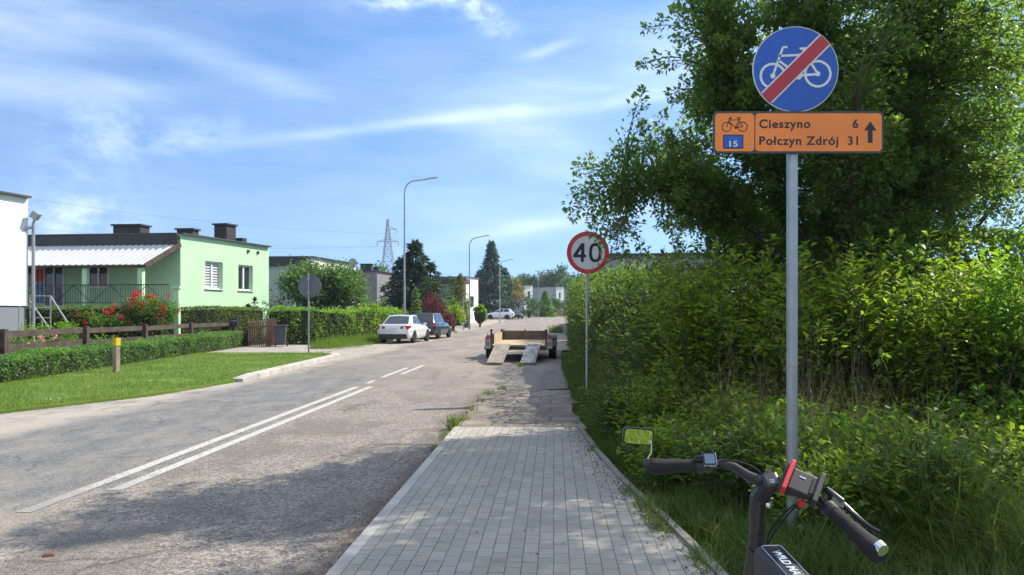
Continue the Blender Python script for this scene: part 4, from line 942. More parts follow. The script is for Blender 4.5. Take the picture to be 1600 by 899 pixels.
# ---- rank shrubs behind the wire fence
def rank_shrub(label, x, y, r, h, nst, nl, group, mat=LF_SHRUB, ls=.075, wild=.25, lo=.12):
    t = thing('shrub', label, 'shrub', (x, y, -.05), 0, group)
    m = 8; a = rng.uniform(0, 6.283, nst); b0 = np.sqrt(rng.random(nst))*r*.7
    A = np.stack([np.cos(a)*b0, np.sin(a)*b0, np.zeros(nst)], 1)
    hh = h*np.clip(rng.normal(.86, .12, nst), .5, 1.08); top = np.where(rng.random(nst) < .06, hh*1.2, hh)
    B = A+np.stack([np.cos(a)*r*.35+rng.normal(0, wild, nst), np.sin(a)*r*.35+rng.normal(0, wild, nst), top], 1)
    k = np.linspace(0, 1, m)[None, :, None]; ctl = A*.6+B*.4+np.array([0, 0, .22*h]); P = A[:, None]*(1-k)**2+2*ctl[:, None]*k*(1-k)+B[:, None]*k*k
    Vt, Qt = twigs_np(P, np.broadcast_to(np.linspace(.0075, .0025, m), (nst, m)), 3); mesh_np('stems', Vt, Qt, None, TWIG, t)
    u = lo+(1-lo)*rng.random((nst, nl))**.8; j = np.clip((u*(m-1)).astype(int), 0, m-2); f = (u*(m-1)-j)[..., None]
    q0 = np.take_along_axis(P, j[..., None].repeat(3, 2), 1); q1 = np.take_along_axis(P, (j+1)[..., None].repeat(3, 2), 1)
    q = (q0*(1-f)+q1*f).reshape(-1, 3); tg = unit((q1-q0).reshape(-1, 3)); u = u.reshape(-1)
    off = rand_dirs(len(q)); off = unit(off-tg*np.sum(off*tg, 1, keepdims=True))
    side = rng.random(len(q))**.8*np.where(u > .9, .03, .24)
    C = q+off*side[:, None]; D = unit(off*.9+tg*.35+np.array([0, 0, .18])+rng.normal(0, .25, off.shape))
    l = ls*rng.uniform(.6, 1.3, len(C)); V_, Q_ = leaves(C, D, l, l*.48, spread=.5)
    mesh_np('foliage', V_, Q_, None, mat, t, np.clip(rng.normal(.45, .22, len(C))+.25*(u-.6), 0, 1))
    return t
GS = 'rank shrubs behind the wire fence'
for (x, y, r, h, ns, lab, lf) in ((2.5, 10.4, .7, 2.1, 110, 'dull green shrub behind the wire fence, nearest to the tall dark hedge', LF_HEDGE),
                              (2.55, 9.0, .7, 2.36, 130, 'sunlit yellow-green shrub left of the grey sign pole', LF_SHRUB), (3.4, 8.6, .8, 2.25, 130, 'leafy shrub directly behind the grey sign pole', LF_SHRUB),
                              (4.3, 8.4, .85, 2.3, 130, 'shrub with thin tall shoots right of the sign pole', LF_SHRUB), (5.2, 8.3, .9, 2.36, 140, 'broad-leaved pale green shrub in the sunlit row, second from the right edge', LF_BRIGHT),
                              (6.1, 8.0, .9, 2.28, 130, 'yellowish green shrub at the right end of the row behind the wire fence', LF_SHRUB), (4.7, 9.6, 1.0, 2.1, 80, 'shaded shrub standing behind the row, under the tree', LF_HEDGE),
                              (6.4, 9.5, 1.0, 2.1, 80, 'shaded shrub under the right half of the tree', LF_HEDGE)):
    rank_shrub(lab, x, y, r, h, ns, 78, GS, lf, ls=.088)

GB = 'leafy weeds along the wire fence'
for k, (x, y, r, h, mt, lab) in enumerate(((2.15, 10.4, .5, 1.25, LF_HEDGE, 'dark leafy weed clump at the foot of the tall hedge'), (2.45, 8.7, .5, 1.30, LF_SHRUB, 'leafy weed clump left of the sign pole, in front of the fence'), (3.1, 7.7, .55, .85, LF_SHRUB, 'leafy weed clump right behind the sign pole, below the fence rail'),
                              (3.8, 7.3, .55, .75, LF_HEDGE, 'dark weed clump right of the sign pole under the fence rail'), (4.6, 7.25, .55, .95, LF_BRIGHT, 'bright leafy clump pushing up in front of the fence at its middle'), (5.3, 7.0, .55, .85, LF_HEDGE, 'dark leafy clump overhanging the fence towards the right edge'),
                              (6.0, 6.9, .6, 1.1, LF_SHRUB, 'tall leafy clump in front of the fence at the right edge of the picture'), (4.2, 6.4, .45, .75, LF_SHRUB, 'low leafy clump in the long grass beyond the handlebar'), (2.05, 12.2, .5, 1.5, LF_HEDGE, 'leafy sprawl leaning out of the tall hedge near the speed limit sign'),
                              (2.3, 7.6, .45, .95, LF_SHRUB, 'leafy green clump left of the sign pole halfway between fence and kerb'), (2.75, 6.6, .45, .85, LF_BRIGHT, 'bright leafy clump just right of the sign pole above the phone holder'), (3.4, 6.2, .5, .85, LF_SHRUB, 'yellow-green leafy clump above the right handlebar grip'),
                              (1.75, 8.9, .42, 1.0, LF_SHRUB, 'yellow-green leafy clump at the edge of the verge above the mirror'), (4.9, 6.1, .55, 1.1, LF_BRIGHT, 'bright leafy clump low at the right edge of the picture'),
                              (1.62, 7.5, .32, .62, LF_SHRUB, 'small leafy clump near the kerb edging just right of the bicycle mirror'), (1.95, 6.6, .35, .75, LF_HEDGE, 'dark small leafy clump behind the bicycle stem'), (2.35, 5.75, .36, .70, LF_SHRUB, 'small leafy clump close behind the red jaw of the phone holder'), (3.0, 5.5, .4, .8, LF_HEDGE, 'dark leafy clump in the grass behind the brake lever'), (1.5, 10.2, .32, .75, LF_HEDGE, 'small dark leafy clump on the verge nearest the old slabs'))):
    t = rank_shrub(lab, x, y, r, h, 60, 46, GB, mt, ls=.07, wild=.20, lo=.12); t.name = 'weed_clump'; t['category'] = 'weed'

# ---- tall dark hedge along the footway
hx = lambda y: np.interp(y, [11.5, 13, 16, 20, 26, 36, 48], [2.55, 2.45, 2.35, 2.45, 2.75, 3.5, 4.6])
pth = [(float(hx(y)), y) for y in (12.2, 14, 16, 18, 20, 23, 26, 30, 36, 44)]
hedge('tall_hedge', 'tall dark overgrown hedge beside the footway behind the speed limit sign', pth, 1.35, lambda s: 2.18+.10*math.sin(s*.8)+.030*s+.08*math.sin(s*2.9), 46000, .085, .05, LF_HEDGE, lump=.30, spikes=420, kin=.38)
hedge('hedge', 'lower lighter green hedge beyond the speed limit sign, at the end of the footway', [(4.3, 45), (5.5, 60), (8.4, 92)], 1.6, lambda s: 2.3+.008*s+.1*math.sin(s*1.3), 5000, .22, .12, LF_BRIGHT, lump=.2)

# ---- left side hedges
hedge('low_hedge', 'low clipped hedge with small leaves in front of the rail fence', [(-11.8, 12.0), (-12.0, 17.2), (-12.4, 24), (-12.75, 30), (-13.0, 35.6)], 1.0, lambda s: .62+.0065*s+.03*math.sin(s*1.7)+.02*math.sin(s*4.3), 26000, .060, .038, LF_CLIP, lump=.07)
hedge('dark_hedge', 'dark trimmed hedge in front of the green bungalow', [(-22, 30.5), (-18.4, 31.5), (-15.8, 33.4), (-14.3, 35.6), (-13.5, 40.5)], 1.1, lambda s: 1.93+.03*math.sin(s*1.3), 15000, .085, .05, LF_HEDGE, lump=.06)
hedge('bushy_hedge', 'bright green bushy hedge between the wheelie bin and the white saloon', [(-12.3, 38.9), (-11.0, 39.6), (-9.7, 41.6), (-8.7, 45), (-8.15, 50), (-7.9, 54)], 1.3, lambda s: 1.82+.09*math.sin(s*1.1)+.05*math.sin(s*3.7), 17000, .10, .06, LF_BRIGHT, lump=.16, spikes=110)

# ---- garden in front of the green bungalow
z = T(-16.2, 33)
bush('rhododendron', 'sprawling bush covered in bright red flowers in front of the veranda', 'bush', -15.5, 32.6, z-.1, 1.5, .8, 1.98, 2600, .13, .05, LF_CLIP, 22, .16, flower=(FL_RED, 1500, .085, 44))
bush('rhododendron', 'low red-flowered bush left of the taller red one', 'bush', -17.0, 31.6, .62, 1.2, .6, 1.15, 1100, .12, .05, LF_CLIP, 14, .16, flower=(FL_RED, 800, .08, 24))
for (px, d, r, h, lab, m, fl) in ((28, 22.5, .45, .8, 'dark leafy plant with a few pink blooms seen through the rail fence', LF_HEDGE, (FL_PINK, 120, .07, 5)), (68, 22.8, .4, .85, 'small bush with pale pink flowers left of the bigger pink one, behind the fence', LF_HEDGE, (FL_PINK, 230, .07, 7)),
                              (88, 23.4, .42, .8, 'bush with a dense mass of pink flowers behind the rail fence', LF_CLIP, (FL_PINK, 420, .07, 9)), (112, 26, .4, .75, 'dark green mound right of the pink flowers', LF_HEDGE, None),
                              (105, 28, .38, .72, 'round bright green ball of a shrub below the metal handrail', LF_BRIGHT, None), (62, 27.5, .7, .5, 'low yellowish ground cover plant at the foot of the white house', LF_BRIGHT, None),
                              (165, 27, .8, .55, 'low yellow-green cushion plant behind the second fence bay', LF_BRIGHT, None), (205, 28, .75, .5, 'low yellow-green cushion plant in the middle of the flower bed', LF_SHRUB, None), (250, 29.5, .7, .5, 'low spreading cushion plant near the dark hedge', LF_BRIGHT, (FL_WHITE, 60, .05, 5)),
                              (318, 32.5, .5, .7, 'spiky green plant behind the rail fence towards the mailbox', LF_CLIP, (FL_WHITE, 40, .05, 4))):
    x = XW(px, d); bush('garden_plant', lab, 'plant', x, d, T(x, d)-.06, r*1.15, r*1.1, h+.22, 620, .075, .04, m, 14, .17, 'plants in the front garden bed', 0, fl)
for (px, d, lab) in ((398, 40.8, 'small dark conifer against the green wall, the bigger of two'), (388, 40.9, 'small dark conifer against the green wall, the lesser of two')):
    conifer('dwarf_conifer', lab, XW(px, d), d, .1, 2.35 if px > 390 else 2.0, .42, 700, LF_SPR, .16, .06, 12, .8, 'dwarf conifers by the green wall', cat='conifer')

# ---- big bush and trees beyond
d = 46; broad_tree('walnut_tree', 'wide rounded broad-leaved small tree behind the blank round sign', XW(503, d), d, .1, ZW(404, d)-.1, 3.05, 13500, .25, .11, LF_WAL, 70, .16, .50, .50, sig=.12)
bush('flowering_shrub', 'yellow-flowered shrub at the right foot of the wide rounded tree', 'shrub', XW(583, 46), 46, .3, .55, .5, 2.15, 500, .12, .06, LF_BRIGHT, 12, .18, flower=(FL_YEL, 260, .10, 9))
bush('flowering_shrub', 'white-flowered shrub between the yellow shrub and the street lamp', 'shrub', XW(607, 49), 49, .3, .55, .5, 1.95, 500, .12, .06, LF_CLIP, 12, .18, flower=(FL_WHITE, 220, .10, 9))
bush('shrub', 'dark narrow shrub in front of the taupe wall', 'shrub', XW(596, 52), 52, .2, .55, .5, 2.6, 600, .12, .06, LF_DARK, 12, .18)
d = 58; conifer('dark_spruce', 'dark tall spruce behind the parked cars', XW(649, d), d, .1, ZW(381, d)-.1, 2.3, 6500, LF_SPR, .42, .15, 22, .62, wild=.45)
conifer('dark_spruce', 'dark spruce of lower height on the left flank of the tallest dark one', XW(626, 59), 59, .1, ZW(408, 59)-.1, 1.5, 2800, LF_SPR, .40, .15, 15, .6, wild=.45)
conifer('dark_spruce', 'dark spruce of lower height on the right flank of the tallest dark one', XW(672, 60), 60, .1, ZW(416, 60)-.1, 1.6, 2800, LF_SPR, .40, .15, 15, .6, wild=.45)
d = 50; conifer('young_conifer', 'slim light green conifer in front of the dark spruce', XW(650, d), d, .1, ZW(452, d)-.1, .62, 1000, LF_CLIP, .2, .07, 14, .8, cat='conifer')
bush('barberry', 'big round purple-leaved bush behind the dark parked car', 'bush', XW(673, 54), 54, .1, 1.22, 1.1, ZW(457, 54)-.1, 2400, .13, .07, LF_PURP, 30, .15)
bush('barberry', 'smaller purple-leaved bush at the verge right of the dark car', 'bush', XW(692, 57), 57, .1, .85, .8, ZW(484, 57)-.1, 1300, .12, .07, LF_PURP, 18, .16)
bush('barberry', 'reddish purple shoot cluster nearest the verge', 'bush', XW(703, 59), 59, .15, .35, .35, ZW(490, 59)-.15, 400, .10, .06, LF_PURP, 8, .2)
bush('round_shrub', 'loose green mound of a shrub beyond the purple bushes', 'shrub', XW(708, 64), 64, .2, 1.05, .9, ZW(477, 64)-.2, 1500, .16, .09, LF_SHRUB, 22, .14)
bush('round_shrub', 'clipped dark green dome above the green mound', 'shrub', XW(708, 72), 72, .25, 1.1, .9, ZW(463, 72)-.25, 1500, .16, .09, LF_HEDGE, 22, .12)
bush('round_shrub', 'dark green dome left of the round topiary', 'shrub', XW(727, 78), 78, .3, 1.1, .9, ZW(468, 78)-.3, 1500, .16, .09, LF_HEDGE, 22, .12)
bush('round_shrub', 'clipped dark green dome beside the shed wall', 'shrub', XW(693, 70), 70, .25, .7, .7, ZW(466, 70)-.25, 900, .15, .09, LF_HEDGE, 16, .12)
d = 76
t = thing('topiary', 'dense bright green rounded topiary bush on a short stem beside the far street lamp', 'shrub', (XW(750, d), d, gz(d)))
p, o = lumps(3000, 60, (0, 0, 1.28), (.66, .66, 1.0), .07, 1.0, zmin=.2); V_, Q_ = leaves(p, unit(o+rand_dirs(len(p))*.6), .13, .07, up=o); mesh_np('foliage', V_, Q_, None, LF_BRIGHT, t, np.clip(rng.normal(.4, .25, len(p)), 0, 1))
b = MB(); b.lathe([(.35, .2), (.7, .52), (1.3, .6), (1.9, .42), (2.15, .12)], 12, axis='Z'); b.build('twigs_or_fill', CORE, t); b = MB(); b.tube([(0, 0, -.1), (0, 0, .6)], .10, 8); b.build('stem', BARK, t)
d = 82; conifer('golden_conifer', 'golden yellow narrow conifer in front of the pale houses', XW(719, d), d, gz(d), ZW(430, d)-gz(d), .95, 2000, LF_GOLD, .3, .12, 18, .55, group=None)
conifer('golden_conifer', 'green conifer with a yellow tinge left of the golden one', XW(708, d), d-.5, gz(d), ZW(436, d)-gz(d), .85, 1700, LF_CLIP, .3, .12, 16, .55)
d = 126; conifer('blue_spruce', 'tall blue-green spruce in the middle of the view', XW(768, d), d, gz(d), ZW(381, d)-gz(d), 3.5, 6200, LF_BLUE, .7, .24, 22, .9, wild=.4)
conifer('blue_spruce', 'lower blue-green spruce on the right side of the tall one', XW(788, 128), 128, gz(128), ZW(422, 128)-gz(128), 2.3, 2800, LF_BLUE, .6, .22, 15, .7, wild=.3)
conifer('blue_spruce', 'lower blue-green spruce on the left side of the tall one', XW(750, 128), 128, gz(128), ZW(425, 128)-gz(128), 2.4, 2800, LF_BLUE, .6, .22, 15, .7, wild=.3)
d = 130; broad_tree('golden_tree', 'golden-leaved tree right of the blue spruce', XW(803, d), d, gz(d), ZW(429, d)-gz(d), 1.9, 1900, .42, .18, LF_GOLD, 24, .12, .6, .4)
d = 125; broad_tree('thin_tree', 'thin tan-leaved young tree on a pale stem at the bend', XW(810, d), d, gz(d), ZW(449, d)-gz(d), 1.2, 700, .30, .14, LF_TAN, 16, .09, .65, .33)
d = 132; bush('dark_shrub', 'dark shrub in front of the first white cube house', 'shrub', XW(826, d), d, gz(d), 2.4, 1.6, ZW(459, d)-gz(d), 900, .4, .2, LF_DARK, 16, .17)
d = 140; conifer('cypress', 'pointed green cypress behind the far slat fence', XW(852, d), d, gz(d), ZW(457, d)-gz(d), 1.9, 1500, LF_CLIP, .5, .2, 16, .8)
bush('dark_shrub', 'dark shrub behind the far slat fence, right of the cypress', 'shrub', XW(864, 155), 155, gz(155), 2.0, 1.6, ZW(466, 155)-gz(155), 700, .45, .2, LF_DARK, 14, .17)
bush('dark_shrub', 'dark round shrub below the overhang of the white far house', 'shrub', XW(882, 158), 158, gz(155), 2.6, 1.6, ZW(473, 158)-gz(155), 700, .45, .2, LF_DARK, 14, .17)
for (px, py, d, r, lab, m) in ((872, 411, 215, 4.9, 'big dark round tree behind the white far houses', LF_FAR), (843, 424, 220, 4.6, 'tree right of the middle in the row behind the far houses', LF_FAR), (822, 425, 225, 4.6, 'middle tree of the row behind the far houses', LF_FAR),
                         (804, 431, 218, 3.8, 'lowest tree at the left end of the row behind the far houses', LF_FAR), (893, 430, 205, 4.5, 'dark tree behind the pale far house right of the big round one', LF_DARK), (915, 424, 200, 4.5, 'dark tree farthest right, half hidden by the speed limit sign', LF_DARK)):
    broad_tree('far_tree', lab, XW(px, d), d, gz(180)-.5, ZW(py, d)-gz(180)+.5, r, 1700, .8, .45, m, 34, .4, .60, .40, 'trees behind the far houses', .13)
d = 330; broad_tree('far_tree', 'pale green tree top beside the foot of the pylon', XW(593, 150), 150, gz(150), ZW(411, 150)-gz(150), 2.6, 900, .6, .35, LF_WAL, 20, .3, .6, .4)
bush('low_tree', 'low green tree tops right of the pylon foot', 'tree', XW(613, 150), 150, gz(150), 3.0, 2, ZW(419, 150)-gz(150), 900, .6, .35, LF_WAL, 20, .16)
# far-off wood that reads as one mass
C = []; D = []
for i in range(150):
    x = rng.uniform(-120, 130); y = rng.uniform(390, 430); h = rng.uniform(15, 21); m = 70; f = rng.random(m); r = 2.6*(1-f)**.8+.2; a = rng.uniform(0, 6.28, m)
    C.append(np.stack([x+np.cos(a)*r, y+np.sin(a)*r, 1.0+h*f], 1)); D.append(np.stack([np.cos(a), np.sin(a), np.full(m, -.2)], 1))
C = np.concatenate(C); V_, Q_ = leaves(C, np.concatenate(D), 2.2, 1.3); tag(mesh_np('forest', V_, Q_, None, LF_SPR, None, rng.random(len(C))), 'far dark conifer wood behind the houses', 'wood', None, 'stuff')
# greenery on the verge behind the photographer (seen in the bicycle mirror)
hedge('hedge', 'bright sunlit hedge on the verge behind the photographer', [(1.0, -15.5), (4, -15.2), (8, -15)], 1.2, 2.2, 9000, .09, .06, LF_LIME, lump=.12, kin=.3)
strip('lawn', yr(-14.5, -2.5, 1), lambda y: 1.7, lambda y: 9, .0, M_LAWN, 6)
n = 26000; y = rng.uniform(-9.5, -3.5, n); x = rng.uniform(1.8, 4.2, n); V_, Q_, T_ = blades(np.stack([x, y, np.full(n, 0.0)], 1), rng.uniform(.05, .16, n), rng.normal(0, .05, (n, 2)), rng.uniform(.008, .016, n)); tag(mesh_np('meadow_grass', V_, Q_, T_, LF_LIME, None, rng.random(2*n)), 'sunlit yellow-green grass reflected in the bicycle mirror', 'grass', None, 'stuff')
hedge('hedge', 'dark garden hedge under the trees behind the row of sunlit shrubs', [(4.2, 13.6), (7, 13.2), (11, 12.4), (16, 11)], 1.2, 3.0, 20000, .11, .06, LF_HEDGE, lump=.2, kin=.42)

# ---- grasses
def front(y): return np.interp(y, [3.5, 4.5, 5.5, 6.4, 8.6, 13, 16, 22, 30], [4.6, 3.2, 2.45, 2.15, 1.85, 1.65, 1.6, 1.8, 2.1])
def grass(name, label, pts, H, W, lean, mat, rn, kind='stuff'):
    V_, Q_, T_ = blades(pts, H, lean, W); r2 = np.concatenate([rn, rn]); return tag(mesh_np(name, V_, Q_, T_, mat, None, r2), label, 'grass', None, kind)
n = 80000; y = 3.4+(rng.random(n)**1.6)*20; kx = np.array([swr(q) if q < 10.8 else .92+.02*(q-10.8)*2 for q in y])+.07; fr = front(y)+.7
u = rng.random(n)**.9; x = kx+(fr-kx)*u; clump = np.sin(x*5.1+y*2.3)+np.sin(x*2.2-y*4.7+2)+np.sin(y*7.1)*.6
keep = (rng.random(n) < np.clip(.72+.24*clump, .12, 1)) & (x < y*.9+1.2); x, y, u, clump = x[keep], y[keep], u[keep], clump[keep]; n = len(x)
H = (.15+.50*u**.9)*rng.uniform(.5, 1.35, n)*(1+.18*clump); ln = rng.normal(0, 1, (n, 2))*H[:, None]*.55
grass('verge_grass', 'long green grass on the shaded verge right of the footway', np.stack([x, y, np.full(n, -.06)], 1), H, np.clip(H*.028, .004, .009), ln, LF_BLADE, np.clip(rng.normal(.4, .25, n), 0, 1))
n = 11000; y = rng.uniform(4.6, 13.5, n); x = front(y)+rng.uniform(-.05, 1.6, n)+rng.normal(0, .1, n); keep = x < y*.72+.6; x, y = x[keep], y[keep]; n = len(x)
cl_ = np.sin(x*3.7+y*1.9)+np.sin(x*1.3-y*3.1); H = rng.uniform(.3, 1.05, n)*np.interp(y, [4.6, 7, 14], [.7, 1, 1.05])*(1+.22*cl_); ln = rng.normal(0, 1, (n, 2))*H[:, None]*.42+np.array([-.06, -.10])
grass('tall_grass', 'tall rank green grass growing through the wire fence', np.stack([x, y, np.full(n, -.06)], 1), H, rng.uniform(.005, .011, n), ln, LF_BLADE, np.clip(rng.normal(.5, .25, n), 0, 1))
n = 4200; y = rng.uniform(6.0, 14.5, n); x = front(y)+rng.uniform(.0, 1.3, n); keep = x < y*.70+.4; x, y = x[keep], y[keep]; n = len(x)
H = rng.uniform(.5, 1.5, n); ln = rng.normal(0, 1, (n, 2))*H[:, None]*.27
grass('dry_grass', 'dry straw-coloured stalks among the tall grass', np.stack([x, y, np.full(n, -.06)], 1), H, rng.uniform(.003, .008, n), ln, LF_STRAW, rng.random(n))
# bare brown stems in the shade at the foot of the hedge
n = 760; y = np.where(rng.random(n) < .14, rng.uniform(7.0, 8.9, n), rng.uniform(9.5, 24, n)); x = np.where(y < 9.2, rng.uniform(2.0, 6.4, n), np.interp(y, [9.5, 12, 16, 24], [2.3, 1.95, 1.75, 2.0])+rng.uniform(0, .5, n)); m = 6
A = np.stack([x, y, np.full(n, -.05)], 1); B = A+np.stack([rng.normal(0, .28, n), rng.normal(0, .28, n), rng.uniform(.9, 2.1, n)], 1); k = np.linspace(0, 1, m)[None, :, None]
P = A[:, None]*(1-k)+B[:, None]*k+np.concatenate([rng.normal(0, .05, (n, m, 2)), np.zeros((n, m, 1))], 2)*(k*(1-k)*4)
V_, Q_ = twigs_np(P, np.broadcast_to(np.linspace(.008, .003, m), (n, m)), 3); tag(mesh_np('undergrowth', V_, Q_, None, TWIG), 'bare brown stems at the foot of the tall hedge', 'undergrowth', None, 'stuff')
# lawn on the far side, weeds by the parked car
n = 42000; y = 11+(rng.random(n)**1.2)*19.3; a = np.full(n, -12.2); bb = np.array([rl(q) for q in y])-.05; x = a+(bb-a)*rng.random(n); bare = (np.sin(x*2.3+y*1.1)+np.sin(x*.9-y*2.0+1)+np.sin(y*3.1+x*3.7)*.6) > 1.35; kp = ~(bare & (rng.random(n) < .8)); x, y, bb = x[kp], y[kp], bb[kp]; n = len(x); H = rng.uniform(.02, .075, n)*(1+.8*(rng.random(n) < .06))
edge = np.clip(1-(bb-x)/.5, 0, 1); H *= 1+.7*edge
grass('lawn_grass', 'short bright grass of the mown verge', np.stack([x, y, np.array([gz(q) for q in y])+.045], 1), H, rng.uniform(.006, .012, n), rng.normal(0, .03, (n, 2)), LF_LAWN, np.clip(rng.normal(.42, .22, n)+.22*np.sin(x*1.1+y*.7)+.18*np.sin(x*2.9-y*1.3), 0, 1))
n = 420; y = 11+rng.random(n)*18; bb = np.array([rl(q) for q in y])-.2; x = -12.0+(bb+12.0)*rng.random(n); ck = (np.sin(x*1.7+y)+np.sin(y*1.9-x*.8)) > .3; x, y = x[ck], y[ck]; n = len(x)
V_, Q_ = leaves(np.stack([x, y, np.array([gz(q) for q in y])+rng.uniform(.09, .13, n)], 1), rand_dirs(n)*np.array([1, 1, .3]), .028, .026); tag(mesh_np('clover_flowers', V_, Q_, None, FL_WHITE, None, rng.random(n)), 'white clover flowers scattered in the mown verge', 'flowers', None, 'stuff')
n = 6000; y = rng.uniform(33.8, 44, n); bb = np.array([rl(q) for q in y]); x = bb-rng.random(n)**1.3*np.interp(y, [34, 38, 44], [1.0, 2.0, 1.5])+.15
H = rng.uniform(.12, .55, n)*np.interp(bb-x, [0, .5, 2], [.35, 1, 1.2]); grass('weeds', 'tall weeds and meadow grass on the verge before the white saloon', np.stack([x, y, np.array([gz(q) for q in y])], 1), H, rng.uniform(.010, .02, n), rng.normal(0, .10, (n, 2)), LF_LAWN, np.clip(rng.normal(.4, .3, n), 0, 1))
# tufts where the footway meets the road and along its edging
P = []; HH = []
for (x, y, r, m, h) in ((-.86, 10.1, .16, 90, .13), (-.74, 11.6, .10, 60, .10), (-.66, 12.8, .09, 45, .09), (-.58, 14.0, .12, 50, .09), (-.46, 15.2, .16, 90, .11), (-.84, 10.9, .10, 100, .2), (1.12, 6.25, .16, 240, .14), (1.10, 5.75, .14, 190, .12), (1.05, 6.8, .10, 120, .1), (1.24, 4.9, .14, 200, .12),
                        (-.98, 5.78, .05, 60, .035), (.97, 8.9, .09, 90, .1), (-.9, 9.2, .1, 60, .12), (-.2, 16.4, .15, 120, .12), (.3, 23.5, .2, 160, .16), (1.5, 48, 1.0, 300, .5), (3.3, 58, .8, 300, .7)):
    a = rng.uniform(0, 6.28, m); q = np.sqrt(rng.random(m))*r; P.append(np.stack([x+np.cos(a)*q*.7, y+np.sin(a)*q*1.8, np.full(m, gz(y)+.0)], 1)); HH.append(h*rng.uniform(.4, 1.2, m)+.06*(1 if y < 16 and x > -.86 else 0))
P = np.concatenate(P); HH = np.concatenate(HH); grass('tufts', 'grass tufts in the cracks along the footway edges', P, HH, np.clip(HH*.05, .004, .03), rng.normal(0, .5, (len(P), 2))*HH[:, None], LF_BLADE, np.clip(rng.normal(.6, .25, len(P)), 0, 1))
# litter of dry leaves and grit along the joint and on the pavers
n = 1300; y = 4+rng.random(n)**1.4*11.5; x = -1.39+.055*y-np.abs(rng.normal(0, .16, n))-.01; V_, Q_ = leaves(np.stack([x, y, np.full(n, .012)], 1), rand_dirs(n)*np.array([1, 1, .2]), rng.uniform(.010, .03, n), rng.uniform(.006, .014, n))
n2 = 700; y2 = 4+rng.random(n2)*7; x2 = np.array([swr(q) for q in y2])-np.abs(rng.normal(0, .10, n2)); far = rng.random(n2) < .12; x2 = np.where(far, rng.uniform(-1, 1, n2), x2)
V2, Q2 = leaves(np.stack([x2, y2, np.full(n2, .068)], 1), rand_dirs(n2)*np.array([1, 1, .15]), rng.uniform(.012, .035, n2), rng.uniform(.008, .02, n2))
LITTER = leafmat('dry_leaf_litter', [(.07, .04, .025), (.14, .085, .05), (.24, .17, .11)], .1, .8, .1, (1, 1, 1))
tag(mesh_np('litter', np.concatenate([V_, V2]), np.concatenate([Q_, Q2+len(V_)]), None, LITTER, None, rng.random(n+n2)), 'dry leaf litter and grit along the footway edges', 'litter', None, 'stuff')
# loose chippings on the carriageway
n = 3000; y = 4+rng.random(n)**1.5*12; x = cx(y)+rng.uniform(.6, 3.1, n); s = rng.uniform(.003, .008, n); O8 = np.array([(1, 0, 0), (0, 1, 0), (-1, 0, 0), (0, -1, 0), (0, 0, 1)], float)
Vg = (np.stack([x, y, np.full(n, .001)], 1)[:, None]+O8[None]*s[:, None, None]*rng.uniform(.7, 1.3, (n, 5, 1))).reshape(-1, 3); i = np.arange(n)*5
Tg = np.concatenate([np.stack([i+a, i+(a+1) % 4, i+4], 1) for a in range(4)]); tag(mesh_np('chippings', Vg, None, Tg, plain('chipping', (.30, .27, .24), .9, 0, .2, .4, 30)), 'loose pale chippings on the carriageway', 'gravel', None, 'stuff')
# ================================================================== street furniture and vehicles
def street_lamp(label, px, d, H=8.35, arm=1.45):
    t = thing('street_lamp', label, 'street lamp', (XW(px, d), d, gz(d)), 0, 'street lamps along the left verge')
    b = MB(); b.tube([(0, 0, -.2), (0, 0, .0), (0, 0, 3.2)], [.085, .085, .075], 10); b.tube([(0, 0, 3.2), (0, 0, H-1.0)], [.062, .05], 10); b.build('pole', GALV, t, 50)
    pts = [(0, 0, H-1.0)]
    for i in range(9):
        a = R(90)*(i/8)*.92; pts.append((.62*(1-math.cos(a)), 0, H-1.0+.72*math.sin(a)))
    pts.append((arm*.72, 0, H-.20)); b = MB(); b.tube(pts, .042, 8); b.build('arm', GALV, t, 60)
    b = MB(); b.box((arm*.72+.36, 0, H-.11), (.78, .28, .07), rot=Matrix.Rotation(R(-9), 3, 'Y'), taper=.7); h = b.build('lamp_head', GREYP, t, bevel=.02)
    b = MB(); b.box((arm*.72+.42, 0, H-.147), (.5, .2, .02), rot=Matrix.Rotation(R(-9), 3, 'Y')); b.build('lens', PVC, h)
street_lamp('nearest and tallest looking street lamp, behind the white saloon', 632, 46.5, 9.85, 1.75)
street_lamp('street lamp standing beside the round topiary bush', 733.5, 67, 8.3)
street_lamp('street lamp whose head shows above the right flank of the blue spruce', 781, 96, 8.0)
street_lamp('farthest street lamp, by the slat fence in front of the white far houses', 841, 136, 7.75)
b = MB(); d = 66; b.tube([(0, 0, -.1), (0, 0, ZW(464, d)-gz(d))], .05, 8); b.disc((0, -.06, ZW(466, d)-gz(d)-.1), .05, .02, 10)
o = b.build('signpost', GREYP); o.location = (XW(724, d), d, gz(d)); tag(o, 'thin bare grey post left of the second street lamp', 'post')

# blank back of a round sign
d = 29.6; t = thing('round_sign', 'round traffic sign seen from its plain grey back on a thin pole', 'sign', (XW(482.3, d), d, gz(d)))
b = MB(); b.tube([(0, 0, -.3), (0, 0, ZW(427.5, d)-gz(d))], .034, 10); b.build('pole', GALV, t, 50)
b = MB(); b.disc((.02, .05, ZW(447, d)-gz(d)), .435, .02, 40); b.disc((.02, .04, ZW(447, d)-gz(d)), .445, .03, 40, r2=.425); b.build('sign_plate', plain('sign_back_grey', (.15, .16, .18), .6, .3, .3, .15, 2), t)
b = MB(); 
for z in (436, 458): b.box((.0, -.036, ZW(z, d)-gz(d)), (.12, .03, .05))
b.build('clamp', GALV, t)
